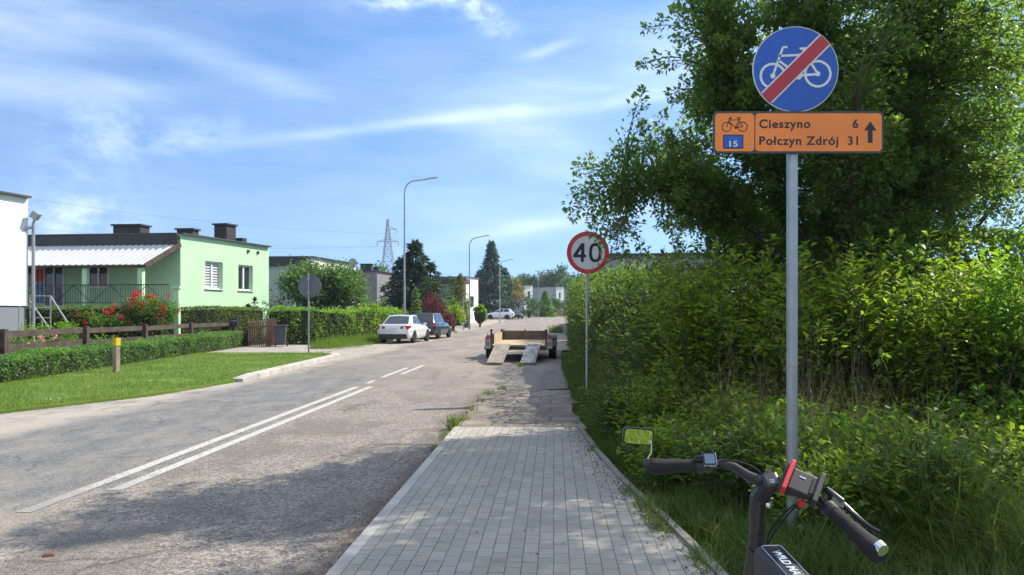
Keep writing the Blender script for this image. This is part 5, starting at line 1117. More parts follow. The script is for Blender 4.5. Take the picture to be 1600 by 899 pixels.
# concrete marker post with a yellow head
d = 20.7; t = thing('marker_post', 'short weathered marker post with a yellow band on its head, before the low hedge', 'post', (XW(182, d), d, gz(d)), R(-24))
b = MB(); b.box((0, 0, .46), (.135, .135, 1.02), taper=.96); b.build('post', plain('weathered_concrete_post', (.30, .25, .18), .9, 0, .2, .3, 8, .3), t, bevel=.012)
b = MB(); b.box((.015, -.005, .865), (.128, .148, .21)); b.build('band', plain('yellow_paint', (.62, .44, .02), .6, 0, .3, .15, 8), t, bevel=.004)
# reddish stone on the carriageway
b = MB(); b.box((0, 0, .010), (.08, .05, .028), taper=.8); o = b.build('brick_fragment', plain('brick_red', (.19, .105, .08), .9, 0, .2, .3, 20), bevel=.008); o.location = GR(77, 869); o.rotation_euler = (0, 0, .4); tag(o, 'small reddish brick fragment lying on the road', 'stone')

# ---- cars
CARGLASS = plain('car_glass', (.02, .024, .028), .04, 0, .7, .1, 2); TYRE = plain('tyre_rubber', (.022, .022, .023), .85, 0, .2, .2, 9)
RIMM = plain('alloy_rim', (.42, .43, .44), .35, .8, .5, .1, 8); BLKP = plain('black_plastic', (.02, .021, .022), .55, 0, .4, .15, 6)
TAIL = plain('red_lens', (.32, .012, .012), .15, 0, .6, .1, 8); LENS = plain('clear_lens', (.6, .62, .65), .1, 0, .6, .05, 8); PLATE = plain('number_plate', (.62, .62, .60), .5, 0, .3, .06, 9)
def carpaint(n, c): return plain(n, c, .28, .15, .5, .06, .8, **{'Coat Weight': .7, 'Coat Roughness': .08})
def wheel(parent, x, y, r, w, s):
    b = MB(); k = .62; b.lathe([(x-w/2, r*k), (x-w/2, r*.93), (x-w*.36, r), (x+w*.36, r), (x+w/2, r*.93), (x+w/2, r*k)], 24, (0, y, r)); b.v = [(p[0], p[1], p[2]) for p in b.v]
    wl = b.build('wheel', TYRE, parent, 40)
    b = MB(); xo = x+s*(w/2-.018); b.lathe([(xo-s*.05, r*.64), (xo, r*.64), (xo-s*.01, r*.55), (xo-s*.045, r*.5), (xo-s*.04, .02)], 20, (0, y, r))
    for i in range(5):
        a = 6.283*i/5; b.beam((xo-s*.012, y, r), (xo-s*.008, y+math.cos(a)*r*.6, r+math.sin(a)*r*.6), .07, .03, up=(1, 0, 0))
    b.build('rim', RIMM, wl)
def car(name, label, x, y, z, hd, L, W, H, paint, kind, wb, r=.31, detail=True):
    """local axes: +y forward, x right"""
    t = thing(name, label, 'car', (x, y, z), -R(hd)); w = W/2; yr_, yf = -L/2, L/2
    bz = {'sedan': (.98, .92), 'hatch': (1.0, .95), 'suv': (1.08, 1.02)}[kind]       # belt height rear, front
    # lower body: station y, half width, low z, belt z
    st = [(yr_, w*.80, .42, bz[0]-.10), (yr_+.05, w*.90, .30, bz[0]-.03), (yr_+.28, w*.985, .22, bz[0]), (yr_+.9, w, .20, bz[0]), (-.2, w, .20, (bz[0]+bz[1])/2), (L*.18, w, .20, bz[1]),
          (L*.24, w*.99, .20, bz[1]-.02), (yf-.65, w*.965, .20, bz[1]-.10), (yf-.25, w*.91, .22, bz[1]-.20), (yf-.06, w*.80, .28, bz[1]-.32), (yf, w*.68, .38, bz[1]-.42)]
    ringn = 11; b = MB(); V_ = []
    for (yy, ww, zl, zb) in st:
        prof = [(ww*.86, zl), (ww*.97, zl+.10), (ww*.995, zl+.25), (ww, (zl+zb)/2+.08), (ww*.965, zb-.07), (ww*.90, zb)]
        pts = prof+[(0, zb+.025)]+[(-a, c) for a, c in reversed(prof)]
        V_ += [(a, yy, c) for a, c in pts]
    n = 13
    fs = [(i*n+j, i*n+j+1, (i+1)*n+j+1, (i+1)*n+j) for i in range(len(st)-1) for j in range(n-1)]+[(i*n+n-1, i*n, (i+1)*n, (i+1)*n+n-1) for i in range(len(st)-1)]+[tuple(range(n)), tuple((len(st)-1)*n+j for j in range(n))]
    b.add(V_, fs); body = b.build('body', paint, t, 45, bevel=.035)
    # cabin
    if kind == 'sedan': cab = [(yr_+.52, yr_+1.32, .62, L*.21)]
    elif kind == 'hatch': cab = [(yr_+.10, yr_+.55, .55, L*.22)]
    else: cab = [(yr_+.12, yr_+.50, .55, L*.20)]
    rb, rt, _, fb = cab[0]; ft = fb-.78; wb_, wt = w*.90, w*.70
    zb0, zb1 = bz[0]-.01, bz[1]-.01; zt0, zt1 = H-.05, H-.02
    def cr(yy, z, ww): return (ww, yy, z)
    ymid = (rt+ft)/2
    low = [(-wb_*.93, rb, zb0), (-wb_, rb+.35, zb0), (-wb_, (rb+fb)/2, (zb0+zb1)/2), (-wb_*.98, fb-.4, zb1), (-wb_*.88, fb, zb1)]
    upp = [(-wt*.93, rt, zt0), (-wt, rt+.15, zt0+.02), (-wt, ymid, zt1), (-wt*.98, ft-.12, zt1-.015), (-wt*.90, ft, zt1-.05)]
    mir = lambda q: [(-a, c, e) for a, c, e in q]
    b = MB(); o = low+upp+mir(low)+mir(upp)+[(0, rt-.03, zt0+.03), (0, ymid, H), (0, ft+.05, zt1-.02), (0, rb-.06, zb0), (0, fb+.10, zb1)]
    f = []
    for i in range(4): f += [(i, i+1, 6+i, 5+i), (10+i, 15+i, 16+i, 11+i)]
    f += [(5, 6, 7, 21, 20), (15, 20, 21, 17, 16), (7, 8, 9, 22, 21), (17, 21, 22, 19, 18)]
    f += [(0, 5, 20, 23), (10, 23, 20, 15), (4, 24, 22, 9), (14, 19, 22, 24)]
    b.add(o, f); cabin = b.build('cabin', paint, t, 40, bevel=.03)
    # glazing set just proud of the cabin
    def pane(q, nm, push=.008, m=CARGLASS):
        q = [Vector(p) for p in q]; c = sum(q, Vector())/len(q); nn = (q[1]-q[0]).cross(q[2]-q[0]).normalized()
        if nn.dot(c-Vector((0, (rb+fb)/2, bz[0]+.2))) < 0: nn = -nn
        b = MB(); k = len(q); b.add([p+nn*push for p in q]+[p-nn*.01 for p in q], [tuple(range(k)), tuple(range(2*k-1, k-1, -1))]+[(i, k+i, k+(i+1) % k, (i+1) % k) for i in range(k)]); return b.build(nm, m, cabin)
    lerp = lambda a, c, f: Vector(a).lerp(Vector(c), f)
    for s in (-1, 1):
        S = (lambda p: Vector((p[0]*-s, p[1], p[2])))
        for (i0, i1, f0, f1) in ((1, 2, .10, .97), (2, 3, .05, .95)):
            a0, a1 = lerp(low[i0], low[i1], f0), lerp(low[i0], low[i1], f1); u0, u1 = lerp(upp[i0], upp[i1], f0), lerp(upp[i0], upp[i1], f1)
            pane([S(a0.lerp(u0, .10)), S(a1.lerp(u1, .10)), S(a1.lerp(u1, .88)), S(a0.lerp(u0, .88))], 'side_window')
        if kind != 'sedan' or True:
            a0, a1, u0, u1 = Vector(low[3]), lerp(low[3], low[4], .75), Vector(upp[3]), lerp(upp[3], upp[4], .5)
            pane([S(a0.lerp(u0, .10)), S(a1.lerp(u1, .08)), S(a1.lerp(u1, .4)), S(a0.lerp(u0, .86))], 'quarter_window')
    def wscreen(i, top, bot, nm):
        L0, U0 = Vector(low[i]), Vector(upp[i]); R0, UR = Vector((-L0.x, L0.y, L0.z)), Vector((-U0.x, U0.y, U0.z))
        mb_, mt = Vector(o[23 if i == 0 else 24]), Vector(o[20 if i == 0 else 22])
        g = lambda a, c, f, e: lerp(a, c, f).lerp(lerp(mb_, mt, f), e)
        for (A, B) in ((L0, U0), (R0, UR)): 
            pane([g(A, B, bot, .08), g(A, B, bot, 1), g(A, B, top, 1), g(A, B, top, .12)], nm, .009)
    wscreen(0, .90, .08, 'rear_window'); wscreen(4, .93, .05, 'windscreen')
    for s in (-1, 1):
        for yy in (wb*.5-.03+.08, -wb*.5+.08):
            bm_ = MB(); bm_.lathe([(s*(w-.16), r+.065), (s*(w+.004), r+.065)], 22, (0, yy, r)); bm_.v = [(a, c, max(e, .19)) for a, c, e in bm_.v]; bm_.build('wheel_arch', BLKP, body)
            wheel(t, s*(w-.085), yy, r, .19, s)
        b = MB(); b.box((s*(w+.07), fb-.45, bz[1]+.06), (.17, .10, .13)); b.build('mirror', paint, t, bevel=.03)
        b = MB(); 
        if kind == 'sedan':
            b.add([(s*w*.45, yr_-.012, .76), (s*w*.90, yr_+.02, .72), (s*w*1.005, yr_+.36, .82), (s*w*.995, yr_+.36, .92), (s*w*.88, yr_+.01, .93), (s*w*.45, yr_-.008, .88),
                   (s*w*.47, yr_+.08, .80), (s*w*.86, yr_+.12, .78), (s*w*.93, yr_+.38, .86), (s*w*.92, yr_+.38, .93), (s*w*.84, yr_+.12, .92), (s*w*.47, yr_+.08, .885)],
                  [(0, 1, 4, 5), (1, 2, 3, 4), (6, 7, 10, 11), (7, 8, 9, 10), (0, 1, 7, 6), (1, 2, 8, 7), (3, 4, 10, 9), (4, 5, 11, 10), (0, 5, 11, 6), (2, 3, 9, 8)])
        else: b.box((s*w*.83, yr_+.055, .86), (.22, .12, .24))
        b.build('tail_light', TAIL, t, bevel=.01)
        b = MB(); b.box((s*w*.72, yf-.12, bz[1]-.33), (.34, .2, .13), rz=-s*.35); b.build('headlight', LENS, t, bevel=.03)
        b = MB(); 
        for k in (.0, -.85): b.box((s*(w*1.0), ymid+.15+k, bz[0]-.14), (.03, .16, .03))
        b.build('door_handle', paint if kind != 'hatch' else BLKP, t)
    b = MB(); b.box((0, yr_+.06, .37), (W*.86, .20, .24), taper=.98); b.build('rear_bumper', BLKP if kind != 'hatch' else paint, t, bevel=.04)
    b = MB(); b.box((0, yr_-.018, .75 if kind == 'sedan' else .70), (.52, .02, .115)); b.build('number_plate', PLATE, t)
    b = MB(); b.box((0, yf-.03, .45), (W*.72, .12, .2)); b.build('front_grille', BLKP, t, bevel=.03)
    if kind == 'suv':
        for s in (-1, 1):
            b = MB(); b.beam((s*wt*.95, rt+.1, H+.03), (s*wt*.95, ft-.2, H+.02), .03); b.build('roof_rail', BLKP, t)
    return t
y0 = 41.9; car('saloon_car', 'white saloon car parked by the hedge, seen from behind', -5.82, y0, gz(y0)+.005, 9.0, 4.5, 1.79, 1.49, carpaint('white_car_paint', (.66, .67, .68)), 'sedan', 2.64)
y0 = 47.6; car('hatchback_car', 'dark blue-black hatchback parked in front of the white saloon', -5.05, y0, gz(y0)+.005, 9.5, 4.2, 1.78, 1.58, carpaint('dark_car_paint', (.022, .028, .042)), 'hatch', 2.6)
d = 117; car('suv_car', 'white SUV parked sideways at the bend in front of the blue spruce', XW(781, d), d, gz(d)+.05, -82, 4.3, 1.8, 1.62, carpaint('white_car_paint', (.66, .67, .68)), 'suv', 2.6, .34)
d = 121; car('dark_car', 'small dark car half hidden behind the tail of the white SUV', XW(805.5, d), d, gz(d)+.05, 168, 3.7, 1.65, 1.45, carpaint('dark_car_paint', (.022, .028, .042)), 'hatch', 2.4, .29)
d = 72; t = thing('dark_bin', 'dark refuse bin under the trees left of the topiary bush', 'bin', (XW(729, d), d, gz(d)), .2)
b = MB(); b.box((0, 0, .5), (.6, .6, .9)); b.build('body', BIN, t, bevel=.04); b = MB(); b.box((0, 0, 1.0), (.68, .68, .1)); b.build('lid', BIN, t, bevel=.03)

# ---- flat-bed car trailer with its ramps down
WOODT = plain('grey_weathered_plywood', (.27, .24, .195), .9, 0, .2, .3, 4, .3); DECK = plain('dusty_deck_boards', (.44, .34, .21), .9, 0, .2, .25, 2.5, .3); RUST = plain('rusty_dark_steel', (.085, .060, .048), .8, .3, .3, .4, 7)
TB = plain('brown_side_board', (.13, .095, .07), .85, 0, .25, .3, 3, .2); PALEB = plain('bleached_side_board', (.42, .35, .24), .9, 0, .2, .25, 3, .2)
y0 = 25.6; hd = R(3.4); t = thing('car_trailer', 'low rusty flat-bed car trailer with two loading ramps let down', 'trailer', (.22, y0, gz(y0)), -hd)
LL, hw, dz = 5.0, .90, .56
b = MB(); b.box((0, LL/2, dz-.02), (2*hw, LL, .05)); b.build('deck', DECK, t)
b = MB(); 
for x in (-hw+.06, hw-.06): b.box((x, LL/2, dz-.11), (.08, LL, .12))
for k in range(5): b.box((0, .08+k*(LL-.16)/4, dz-.112), (2*hw-.25, .07, .10))
b.box((0, .02, dz-.10), (2*hw+.50, .06, .10)); b.build('chassis', RUST, t)
b = MB(); b.box((0, LL+.02, dz+.19), (2*hw, .04, .36)); 
for x in (-.85, 0, .85): b.box((x, LL+.055, dz+.2), (.05, .04, .44))
b.build('front_board', TB, t)
b = MB(); b.box((-hw-.02, LL*.60, dz+.16), (.035, LL*.78, .32)); b.build('side_board', PALEB, t)
b = MB(); b.box((-hw-.03, LL*.985, dz+.2), (.07, .08, .46)); b.box((-hw-.03, LL*.2, dz+.15), (.06, .06, .40)); b.build('stake', RUST, t)
b = MB(); b.box((hw+.02, LL*.62, dz+.10), (.035, LL*.74, .20)); b.build('side_board', TB, t)
for (x0, x1, q) in ((-.78, -.28, 0), (.27, .74, 0)):
    b = MB(); e = 1.62; sl_ = [Vector((x0, -.02, dz+.01)), Vector((x1, -.02, dz+.01)), Vector((x1-.14, -e, .05)), Vector((x0-.14, -e, .05))]; nn = Vector((0, -.30, 1)).normalized()*.035
    b.add([p+nn for p in sl_]+[p-nn for p in sl_], [(0, 1, 2, 3), (7, 6, 5, 4), (0, 4, 5, 1), (1, 5, 6, 2), (2, 6, 7, 3), (3, 7, 4, 0)])
    rp = b.build('ramp', WOODT if x0 < 0 else plain('grey_ramp_sheet', (.22, .23, .24), .7, .2, .3, .25, 4), t)
    b = MB(); b.box((x0+.1, -.03, dz-.02), (.12, .06, .08)); b.box((x1-.12, -.03, dz-.02), (.12, .06, .08)); b.build('hinge', RUST, rp)
for s in (-1, 1):
    for yy in (2.0, 2.82):
        x = s*(hw+.22); b = MB(); r = .38; w = .27; b.lathe([(x-w/2, r*.55), (x-w/2, r*.94), (x-w*.36, r), (x+w*.36, r), (x+w/2, r*.94), (x+w/2, r*.55)], 22, (0, yy, r)); wl = b.build('wheel', TYRE, t, 40)
        b = MB(); b.lathe([(x-.09, r*.56), (x+.09, r*.56), (x+s*.05, .05)], 16, (0, yy, r)); b.build('rim', RIMM, wl)
    b = MB(); pts = []
    for k in range(9):
        a = R(10+20*k); pts.append((s*(hw+.22), 2.41-math.cos(a)*.86, .36+math.sin(a)*.46))
    for k in range(8): b.beam(pts[k], pts[k+1], .32, .02, up=(0, -(pts[k+1][2]-pts[k][2]), (pts[k+1][1]-pts[k][1])) if 0 else (0, 0.01, 1))
    b.build('mudguard', BLKP, t)
    x = s*(hw+.13); b = MB(); b.box((x, -.02, dz+.06), (.18, .05, .34)); lb = b.build('light_board', plain('pale_light_board', (.38, .37, .35), .7, 0, .3, .2, 8), t)
    b = MB(); b.add([(x-.09, -.052, dz+.21), (x+.09, -.052, dz+.21), (x, -.052, dz+.38), (x-.09, -.07, dz+.21), (x+.09, -.07, dz+.21), (x, -.07, dz+.38)], [(0, 1, 2), (5, 4, 3), (0, 3, 4, 1), (1, 4, 5, 2), (2, 5, 3, 0)]); b.build('reflector', TAIL, lb)
    b = MB(); b.box((x, -.052, dz+.05), (.12, .02, .14)); b.build('tail_light', plain('dull_lens', (.20, .17, .16), .3, 0, .5, .2, 8), lb)
    b = MB(); b.box((s*(hw+.015), .05, dz+.18), (.06, .06, .62)); b.box((s*(hw+.015), .05, dz+.50), (.09, .07, .05)); b.build('post', RUST, t)
    b = MB(); b.beam((s*(hw+.02), 1.0, dz-.1), (s*(hw+.02), 3.6, dz-.1), .06, .1); b.build('axle_frame', RUST, t)
b = MB(); b.beam((-.6, LL, dz-.1), (0, LL+1.5, dz-.1), .07, .09); b.beam((.6, LL, dz-.1), (0, LL+1.5, dz-.1), .07, .09); b.build('drawbar', RUST, t)
b = MB(); b.tube([(.12, LL+1.2, .03), (.12, LL+1.2, .8)], .03, 8); b.build('jockey_wheel_post', RUST, t)
b = MB(); b.tube([(-hw, 2.0, .36), (hw, 2.0, .36)], .04, 8); b.tube([(-hw, 2.82, .36), (hw, 2.82, .36)], .04, 8); b.build('axles', RUST, t)

# ---- wire fence in the rank growth
t = thing('wire_fence', 'rusty diamond mesh fence with a thin top rail lost in the tall grass', 'fence'); RW = plain('rusty_wire', (.12, .085, .065), .8, .3, .3, .3, 8)
FP = [(2.02, 13.2), (2.35, 10.6), (2.75, 8.35), (6.6, 7.6)]
for i, (x, y) in enumerate(FP):
    b = MB(); b.tube([(x, y, -.2), (x+random.uniform(-.03, .03), y, 1.24)], .016, 8); b.build('post', RW, t)
    if i:
        A, B = Vector((*FP[i-1], 1.27)), Vector((x, y, 1.27)); b = MB(); b.tube([A, A.lerp(B, .3)-Vector((0, 0, .05)), A.lerp(B, .6)-Vector((0, 0, .03)), B], .011, 6); b.build('top_rail', RW, t)
        Lg = (B-A).length; u = (B-A).normalized(); st_ = .075; P = []
        for s in (1, -1):
            for k in range(int((Lg+1.2)/st_)):
                s0 = -1.2+k*st_; a0, z0, a1, z1 = s0, (0.02 if s > 0 else 1.24), s0+1.22, (1.24 if s > 0 else .02)
                f0 = max(0, (0-a0)/(a1-a0)); f1 = min(1, (Lg-a0)/(a1-a0))
                if f1 <= f0: continue
                pa = A+u*(a0+(a1-a0)*f0); pb = A+u*(a0+(a1-a0)*f1); pa.z = z0+(z1-z0)*f0; pb.z = z0+(z1-z0)*f1; P.append([pa, pb])
        P = np.array([[tuple(a), tuple(c)] for a, c in P]); V_, Q_ = twigs_np(P, np.full((len(P), 2), .0016), 3); mesh_np('mesh', V_, Q_, None, RW, t)
# ================================================================== signs
def text_mesh(name, body, mat, parent, fit_w=None, fit_h=None, thick=.0015, bold=.0, loc=(0, 0, 0), M=None, align='LEFT', spacing=1.0):
    """lettering turned into a mesh; fitted to a width/height, standing in the plane x,z facing -y (or placed by M)"""
    c = bpy.data.curves.new(name, 'FONT'); c.body = body; c.size = 1; c.extrude = .02; c.offset = bold; c.space_character = spacing
    o = bpy.data.objects.new(name, c); COL.objects.link(o); bpy.context.view_layer.update()
    me = bpy.data.meshes.new_from_object(o.evaluated_get(bpy.context.evaluated_depsgraph_get())); bpy.data.objects.remove(o); bpy.data.curves.remove(c)
    A = np.array([v.co[:] for v in me.vertices]); mn, mx_ = A.min(0), A.max(0); A[:, 0] -= mn[0]
    sx = fit_w/(mx_[0]-mn[0]) if fit_w else None; sy = fit_h if fit_h else None
    sy = sy or sx; sx = sx or sy
    w = (mx_[0]-mn[0])*sx; off = {'LEFT': 0, 'RIGHT': -w, 'CENTER': -w/2}[align]
    P = np.stack([A[:, 0]*sx+off, A[:, 1]*sy, A[:, 2]/.02*thick], 1)
    for v, p in zip(me.vertices, P):
        v.co = (M @ Vector(p)) if M is not None else Vector((p[0]+loc[0], -p[2]+loc[1], p[1]+loc[2]))
    me.materials.clear(); me.materials.append(mat); ob = bpy.data.objects.new(name, me); COL.objects.link(ob); ob.parent = parent
    return ob
SBLUE = plain('sign_blue', (.010, .085, .42), .38, 0, .5, .13, 2.2); SRED = plain('sign_red', (.42, .022, .035), .38, 0, .5, .08, 3); SWHITE = plain('sign_white', (.66, .66, .66), .4, 0, .5, .05, 3)
SORANGE = plain('sign_orange', (.90, .235, .03), .4, 0, .5, .11, 2.5); SBLACK = plain('sign_black', (.022, .020, .020), .45, 0, .4, .1, 6); SBACK = plain('sign_back_grey', (.15, .16, .18), .6, .3, .3, .15, 2)
def stroke(b, pts, w, y, th=.0016):
    for p, q in zip(pts[:-1], pts[1:]): b.beam((p[0], y, p[1]), (q[0], y, q[1]), w, th, up=(0, 1, 0)) if False else b.beam((p[0], y, p[1]), (q[0], y, q[1]), w, th, up=(0, -1, 0))
    for p in pts: b.disc((p[0], y, p[1]), w/2, th*.96, 14)

d = 5.4; sx = XW(1240.5, d); gy = -.07
t = thing('route_sign', 'grey pole with a blue end-of-cycleway disc above an orange cycle route direction board', 'sign', (sx, d, gy)); lz = lambda py: ZW(py, d)-gy
b = MB(); b.tube([(0, .035, -.4), (0, .035, lz(52))], .0385, 20); b.build('pole', GALV, t, 50)
b = MB(); b.tube([(0, .035, lz(52)), (0, .035, lz(52)+.02)], .041, 20); b.build('pole_cap', BLKP, t)
# round plate
cz = lz(109.5); cxp = XW(1242, d)-sx; rr_ = .300
b = MB(); b.disc((cxp, -.012, cz), rr_*.985, .006, 72); pl = b.build('round_plate', SBLUE, t)
b = MB(); b.disc((cxp, -.008, cz), rr_, .014, 72, r2=rr_*.978); b.build('rim', SWHITE, pl); b = MB(); b.disc((cxp, -.005, cz), rr_*.984, .006, 60); b.build('plate_back', SBACK, pl)
u = lambda x, y: (cxp+(x-562)/776, cz+(310-y)/776)
b = MB(); ys_ = -.0162
for (x, y, r0, r1) in ((437, 347, 72, 59), (682, 335, 75, 62)): p = u(x, y); b.disc((p[0], ys_, p[1]), r0/776, .0016, 48, r2=r1/776)
for pts, w in (([(437, 347), (478, 232), (490, 197), (496, 190), (512, 190)], 12), ([(472, 238), (640, 230)], 12), ([(468, 262), (580, 345)], 12), ([(610, 215), (570, 345)], 12), ([(572, 345), (682, 337)], 13), ([(625, 245), (682, 335)], 12)):
    stroke(b, [u(*p) for p in pts], w/776, ys_-.0003)
for (x, y) in ((437, 347), (682, 335)): p = u(x, y); b.disc((p[0], ys_-.0006, p[1]), 14/776, .0016, 20)
p = u(578, 350); b.disc((p[0], ys_-.0006, p[1]), 17/776, .0016, 20)
b.prism([u(580, 193), u(640, 190), u(636, 203), u(604, 210), u(585, 203)], ys_-.002, ys_-.0004); b.build('bicycle_symbol', SWHITE, pl)
def band(nm, half, mat, y):
    """diagonal band clipped to the disc"""
    dx, dz = math.cos(R(44.8)), math.sin(R(44.8)); c0 = u(560.5, 310); P = []; off = (c0[0]-cxp)*-dz+(c0[1]-cz)*dx; q = rr_*.976
    for s in (1, -1):
        o_ = off+s*half; m = math.sqrt(max(0, q*q-o_*o_))
        a0 = math.atan2(o_, m); P.append((o_, m))
    A = [math.asin(P[0][0]/q), math.asin(P[1][0]/q)]; poly = []
    for k in range(7): a = A[0]+(A[1]-A[0])*k/6; poly.append((q*math.cos(a), q*math.sin(a)))
    for k in range(7): a = math.pi-(A[1]+(A[0]-A[1])*k/6); poly.append((q*math.cos(a), q*math.sin(a)))
    b = MB(); b.prism([(cxp+x*dx-z*dz, cz+x*dz+z*dx) for x, z in poly], y-.0008, y+.0008); return b.build(nm, mat, pl)
band('band_border', .0535, SWHITE, -.0195); band('diagonal_band', .0435, SRED, -.0212)
# direction board
def rrect(x0, x1, z0, z1, r, n=6):
    P = []
    for (cx_, cz_, a0) in ((x1-r, z1-r, 0), (x0+r, z1-r, 90), (x0+r, z0+r, 180), (x1-r, z0+r, 270)):
        for k in range(n+1): a = R(a0+90*k/n); P.append((cx_+r*math.cos(a), cz_+r*math.sin(a)))
    return P
bx = lambda zx: XW(1080+zx/3.459, d)-sx
bz_ = lambda zy: lz(20+zy/3.459)
b = MB(); b.prism(rrect(bx(114), bx(1031), bz_(764), bz_(537), .035), -.022, -.004); bd = b.build('direction_board', plain('board_edge', (.055, .06, .055), .5, .1, .4, .1, 4), t)
b = MB(); b.prism(rrect(bx(124), bx(335), bz_(753), bz_(549), .026), -.0245, -.0215); b.build('symbol_panel', SORANGE, bd)
b = MB(); b.prism(rrect(bx(341), bx(1021), bz_(753), bz_(549), .026), -.0245, -.0215); b.build('text_panel', SORANGE, bd)
b = MB(); y_ = -.0252; w = 4.2/767
q = lambda x, y: (bx(x), bz_(y))
for (x, y, r) in ((186, 622, 27), (272, 621, 27)): p = q(x, y); b.disc((p[0], y_, p[1]), r/767, .0012, 36, r2=(r-4.5)/767)
for pts in ([(186, 622), (205, 572), (214, 570)], [(199, 586), (257, 583)], [(198, 592), (236, 626)], [(255, 577), (236, 626)], [(236, 626), (272, 621)], [(257, 590), (272, 621)], [(240, 573), (263, 573)], [(198, 576), (212, 578)]): stroke(b, [q(*p) for p in pts], w, y_-.0002, .0012)
b.disc((q(236, 626)[0], y_-.0004, q(236, 626)[1]), 7/767, .0012, 16); b.build('bicycle_symbol', SBLACK, bd)
b = MB(); b.prism(rrect(bx(167), bx(276), bz_(739), bz_(664), .006), -.0262, -.0247); b.build('number_plate_edge', SBLACK, bd)
b = MB(); b.prism(rrect(bx(172), bx(271), bz_(734), bz_(669), .004), -.0268, -.0255); b.build('number_plate', SBLUE, bd)
text_mesh('lettering', '15', SWHITE, bd, (245-200)/767, 32/767/.72, .0008, .02, (bx(200), -.0274, bz_(729)))
text_mesh('lettering', 'R-10'.replace('R-10', 'Szlak'), SWHITE, bd, 44/767, 13/767/.72, .0006, 0, (bx(200), -.0274, bz_(690))) if False else None
b = MB(); b.tube([q(0, 0)+(0,) if False else (q(203, 690)[0], -.0272, q(203, 690)[1]), (q(212, 680)[0], -.0272, q(212, 680)[1]), (q(222, 688)[0], -.0272, q(222, 688)[1]), (q(244, 685)[0], -.0272, q(244, 685)[1])], .0016, 6); b.build('emblem', plain('pale_blue_print', (.25, .42, .68), .5), bd)
ch = 46/767/.72
for (txt, x0, x1, base, al) in (('Cieszyno', 362, 636, 627, 0), ('Połczyn Zdrój', 362, 786, 718, 0), ('6', 864, 895, 627, 0), ('31', 838, 893, 718, 0)):
    text_mesh('lettering', txt, SBLACK, bd, (x1-x0)/767, ch, .0008, .022, (bx(x0), -.0253, bz_(base)), spacing=1.12)
b = MB(); b.prism([q(959, 592), q(992, 642), q(971, 640), q(971, 708), q(946, 708), q(946, 640), q(925, 642)], -.0262, -.0246); b.build('arrow', SBLACK, bd)
b = MB(); 
for z in (bz_(600), bz_(700), cz-.1, cz+.1): b.box((0, .035, z), (.10, .085, .025))
b.build('clamps', GALV, t)

# speed limit
d = 14.5; X0 = XW(917.8, d); t = thing('speed_limit_sign', 'round speed limit sign reading 40 with a red ring, leaves across its edge', 'sign', (X0, d, -.05)); z40 = ZW(395, d)+.05; xo = XW(918.6, d)-X0
b = MB(); b.tube([(0, .035, -.3), (0, .035, z40+.36)], .03, 14); b.build('pole', GALV, t, 50)
b = MB(); b.disc((xo, -.006, z40), .396, .010, 64); pl = b.build('round_plate', plain('sign_white_dull', (.56, .56, .57), .45, 0, .4, .05, 3), t)
b = MB(); b.disc((xo, -.012, z40), .400, .006, 64, r2=.318); b.build('red_ring', plain('sign_red_bright', (.52, .03, .03), .4, 0, .5, .06, 3), pl)
b = MB(); b.disc((xo, .0, z40), .397, .006, 64); b.build('plate_back', SBACK, pl)
DIG = plain('sign_dark_blue_black', (.016, .020, .035), .45, 0, .4, .08, 5)
k = .4/250
def digit_poly(pts, m): return [((x-440)*k+xo, (410-y)*k+z40) for x, y in pts]
b = MB(); b.prism(digit_poly([(360, 300), (398, 300), (398, 432), (417, 432), (417, 466), (390, 466), (390, 520), (357, 520), (357, 466), (268, 466), (268, 434)], 0), -.0155, -.0112)
o4 = b.build('lettering', DIG, pl)
b = MB(); b.prism(digit_poly([(318, 432), (358, 432), (358, 368)], 0), -.0162, -.0152); o = b.build('lettering_counter', MC['sign_white_dull'], pl)
b = MB(); n = 40; O_ = []; I_ = []
for i in range(n):
    a = 2*math.pi*i/n; f = lambda rx, ry, e: (527+rx*math.copysign(abs(math.cos(a))**e, math.cos(a)), 410+ry*math.copysign(abs(math.sin(a))**e, math.sin(a)))
    O_.append(digit_poly([f(74, 113, .82)], 0)[0]); I_.append(digit_poly([f(40, 79, .82)], 0)[0])
Vv = [(x, yy, z) for yy in (-.0155, -.0112) for L_ in (O_, I_) for (x, z) in L_]
Fv = []
for i in range(n):
    j = (i+1) % n; Fv += [(i, j, n+j, n+i), (2*n+i, 3*n+i, 3*n+j, 2*n+j), (i, 2*n+i, 2*n+j, j), (n+i, n+j, 3*n+j, 3*n+i)]
b.add(Vv, Fv); b.build('lettering', DIG, pl)
# a spray of leaves in front of the sign's right edge belongs to the tall hedge
def spray(px0, py0, px1, py1, d0, d1, n):
    A, B = PX(px0, py0, d0), PX(px1, py1, d1); m = 8; k = np.linspace(0, 1, m)[None, :, None]; A_, B_ = np.array(A)[None], np.array(B)[None]
    P = A_[:, None]*(1-k)+B_[:, None]*k+np.array([0, 0, .10])*(k*(1-k)*4)
    V1, Q1 = twigs_np(P, np.full((1, m), .006), 4); u = rng.random(n); q = np.array(A)*(1-u)[:, None]+np.array(B)*u[:, None]+np.array([0, 0, .4])*(u*(1-u))[:, None]
    C = q+rand_dirs(n)*.06; D = unit(rand_dirs(n)+np.array(B-A)/np.linalg.norm(B-A)*.8); l = rng.uniform(.045, .075, n); V2, Q2 = leaves(C, D, l, l*.55)
    return V1, Q1, V2, Q2
tr = [o for o in bpy.data.objects if o.name.startswith('plum_tree')][0]; O = np.array(tr.location)
S = [spray(1010, 350, 928, 378, 9.6, 10.2, 45), spray(1000, 405, 925, 428, 9.6, 10.2, 50), spray(1000, 372, 932, 372, 9.5, 10.1, 70), spray(1000, 330, 945, 392, 9.6, 10.1, 70)]
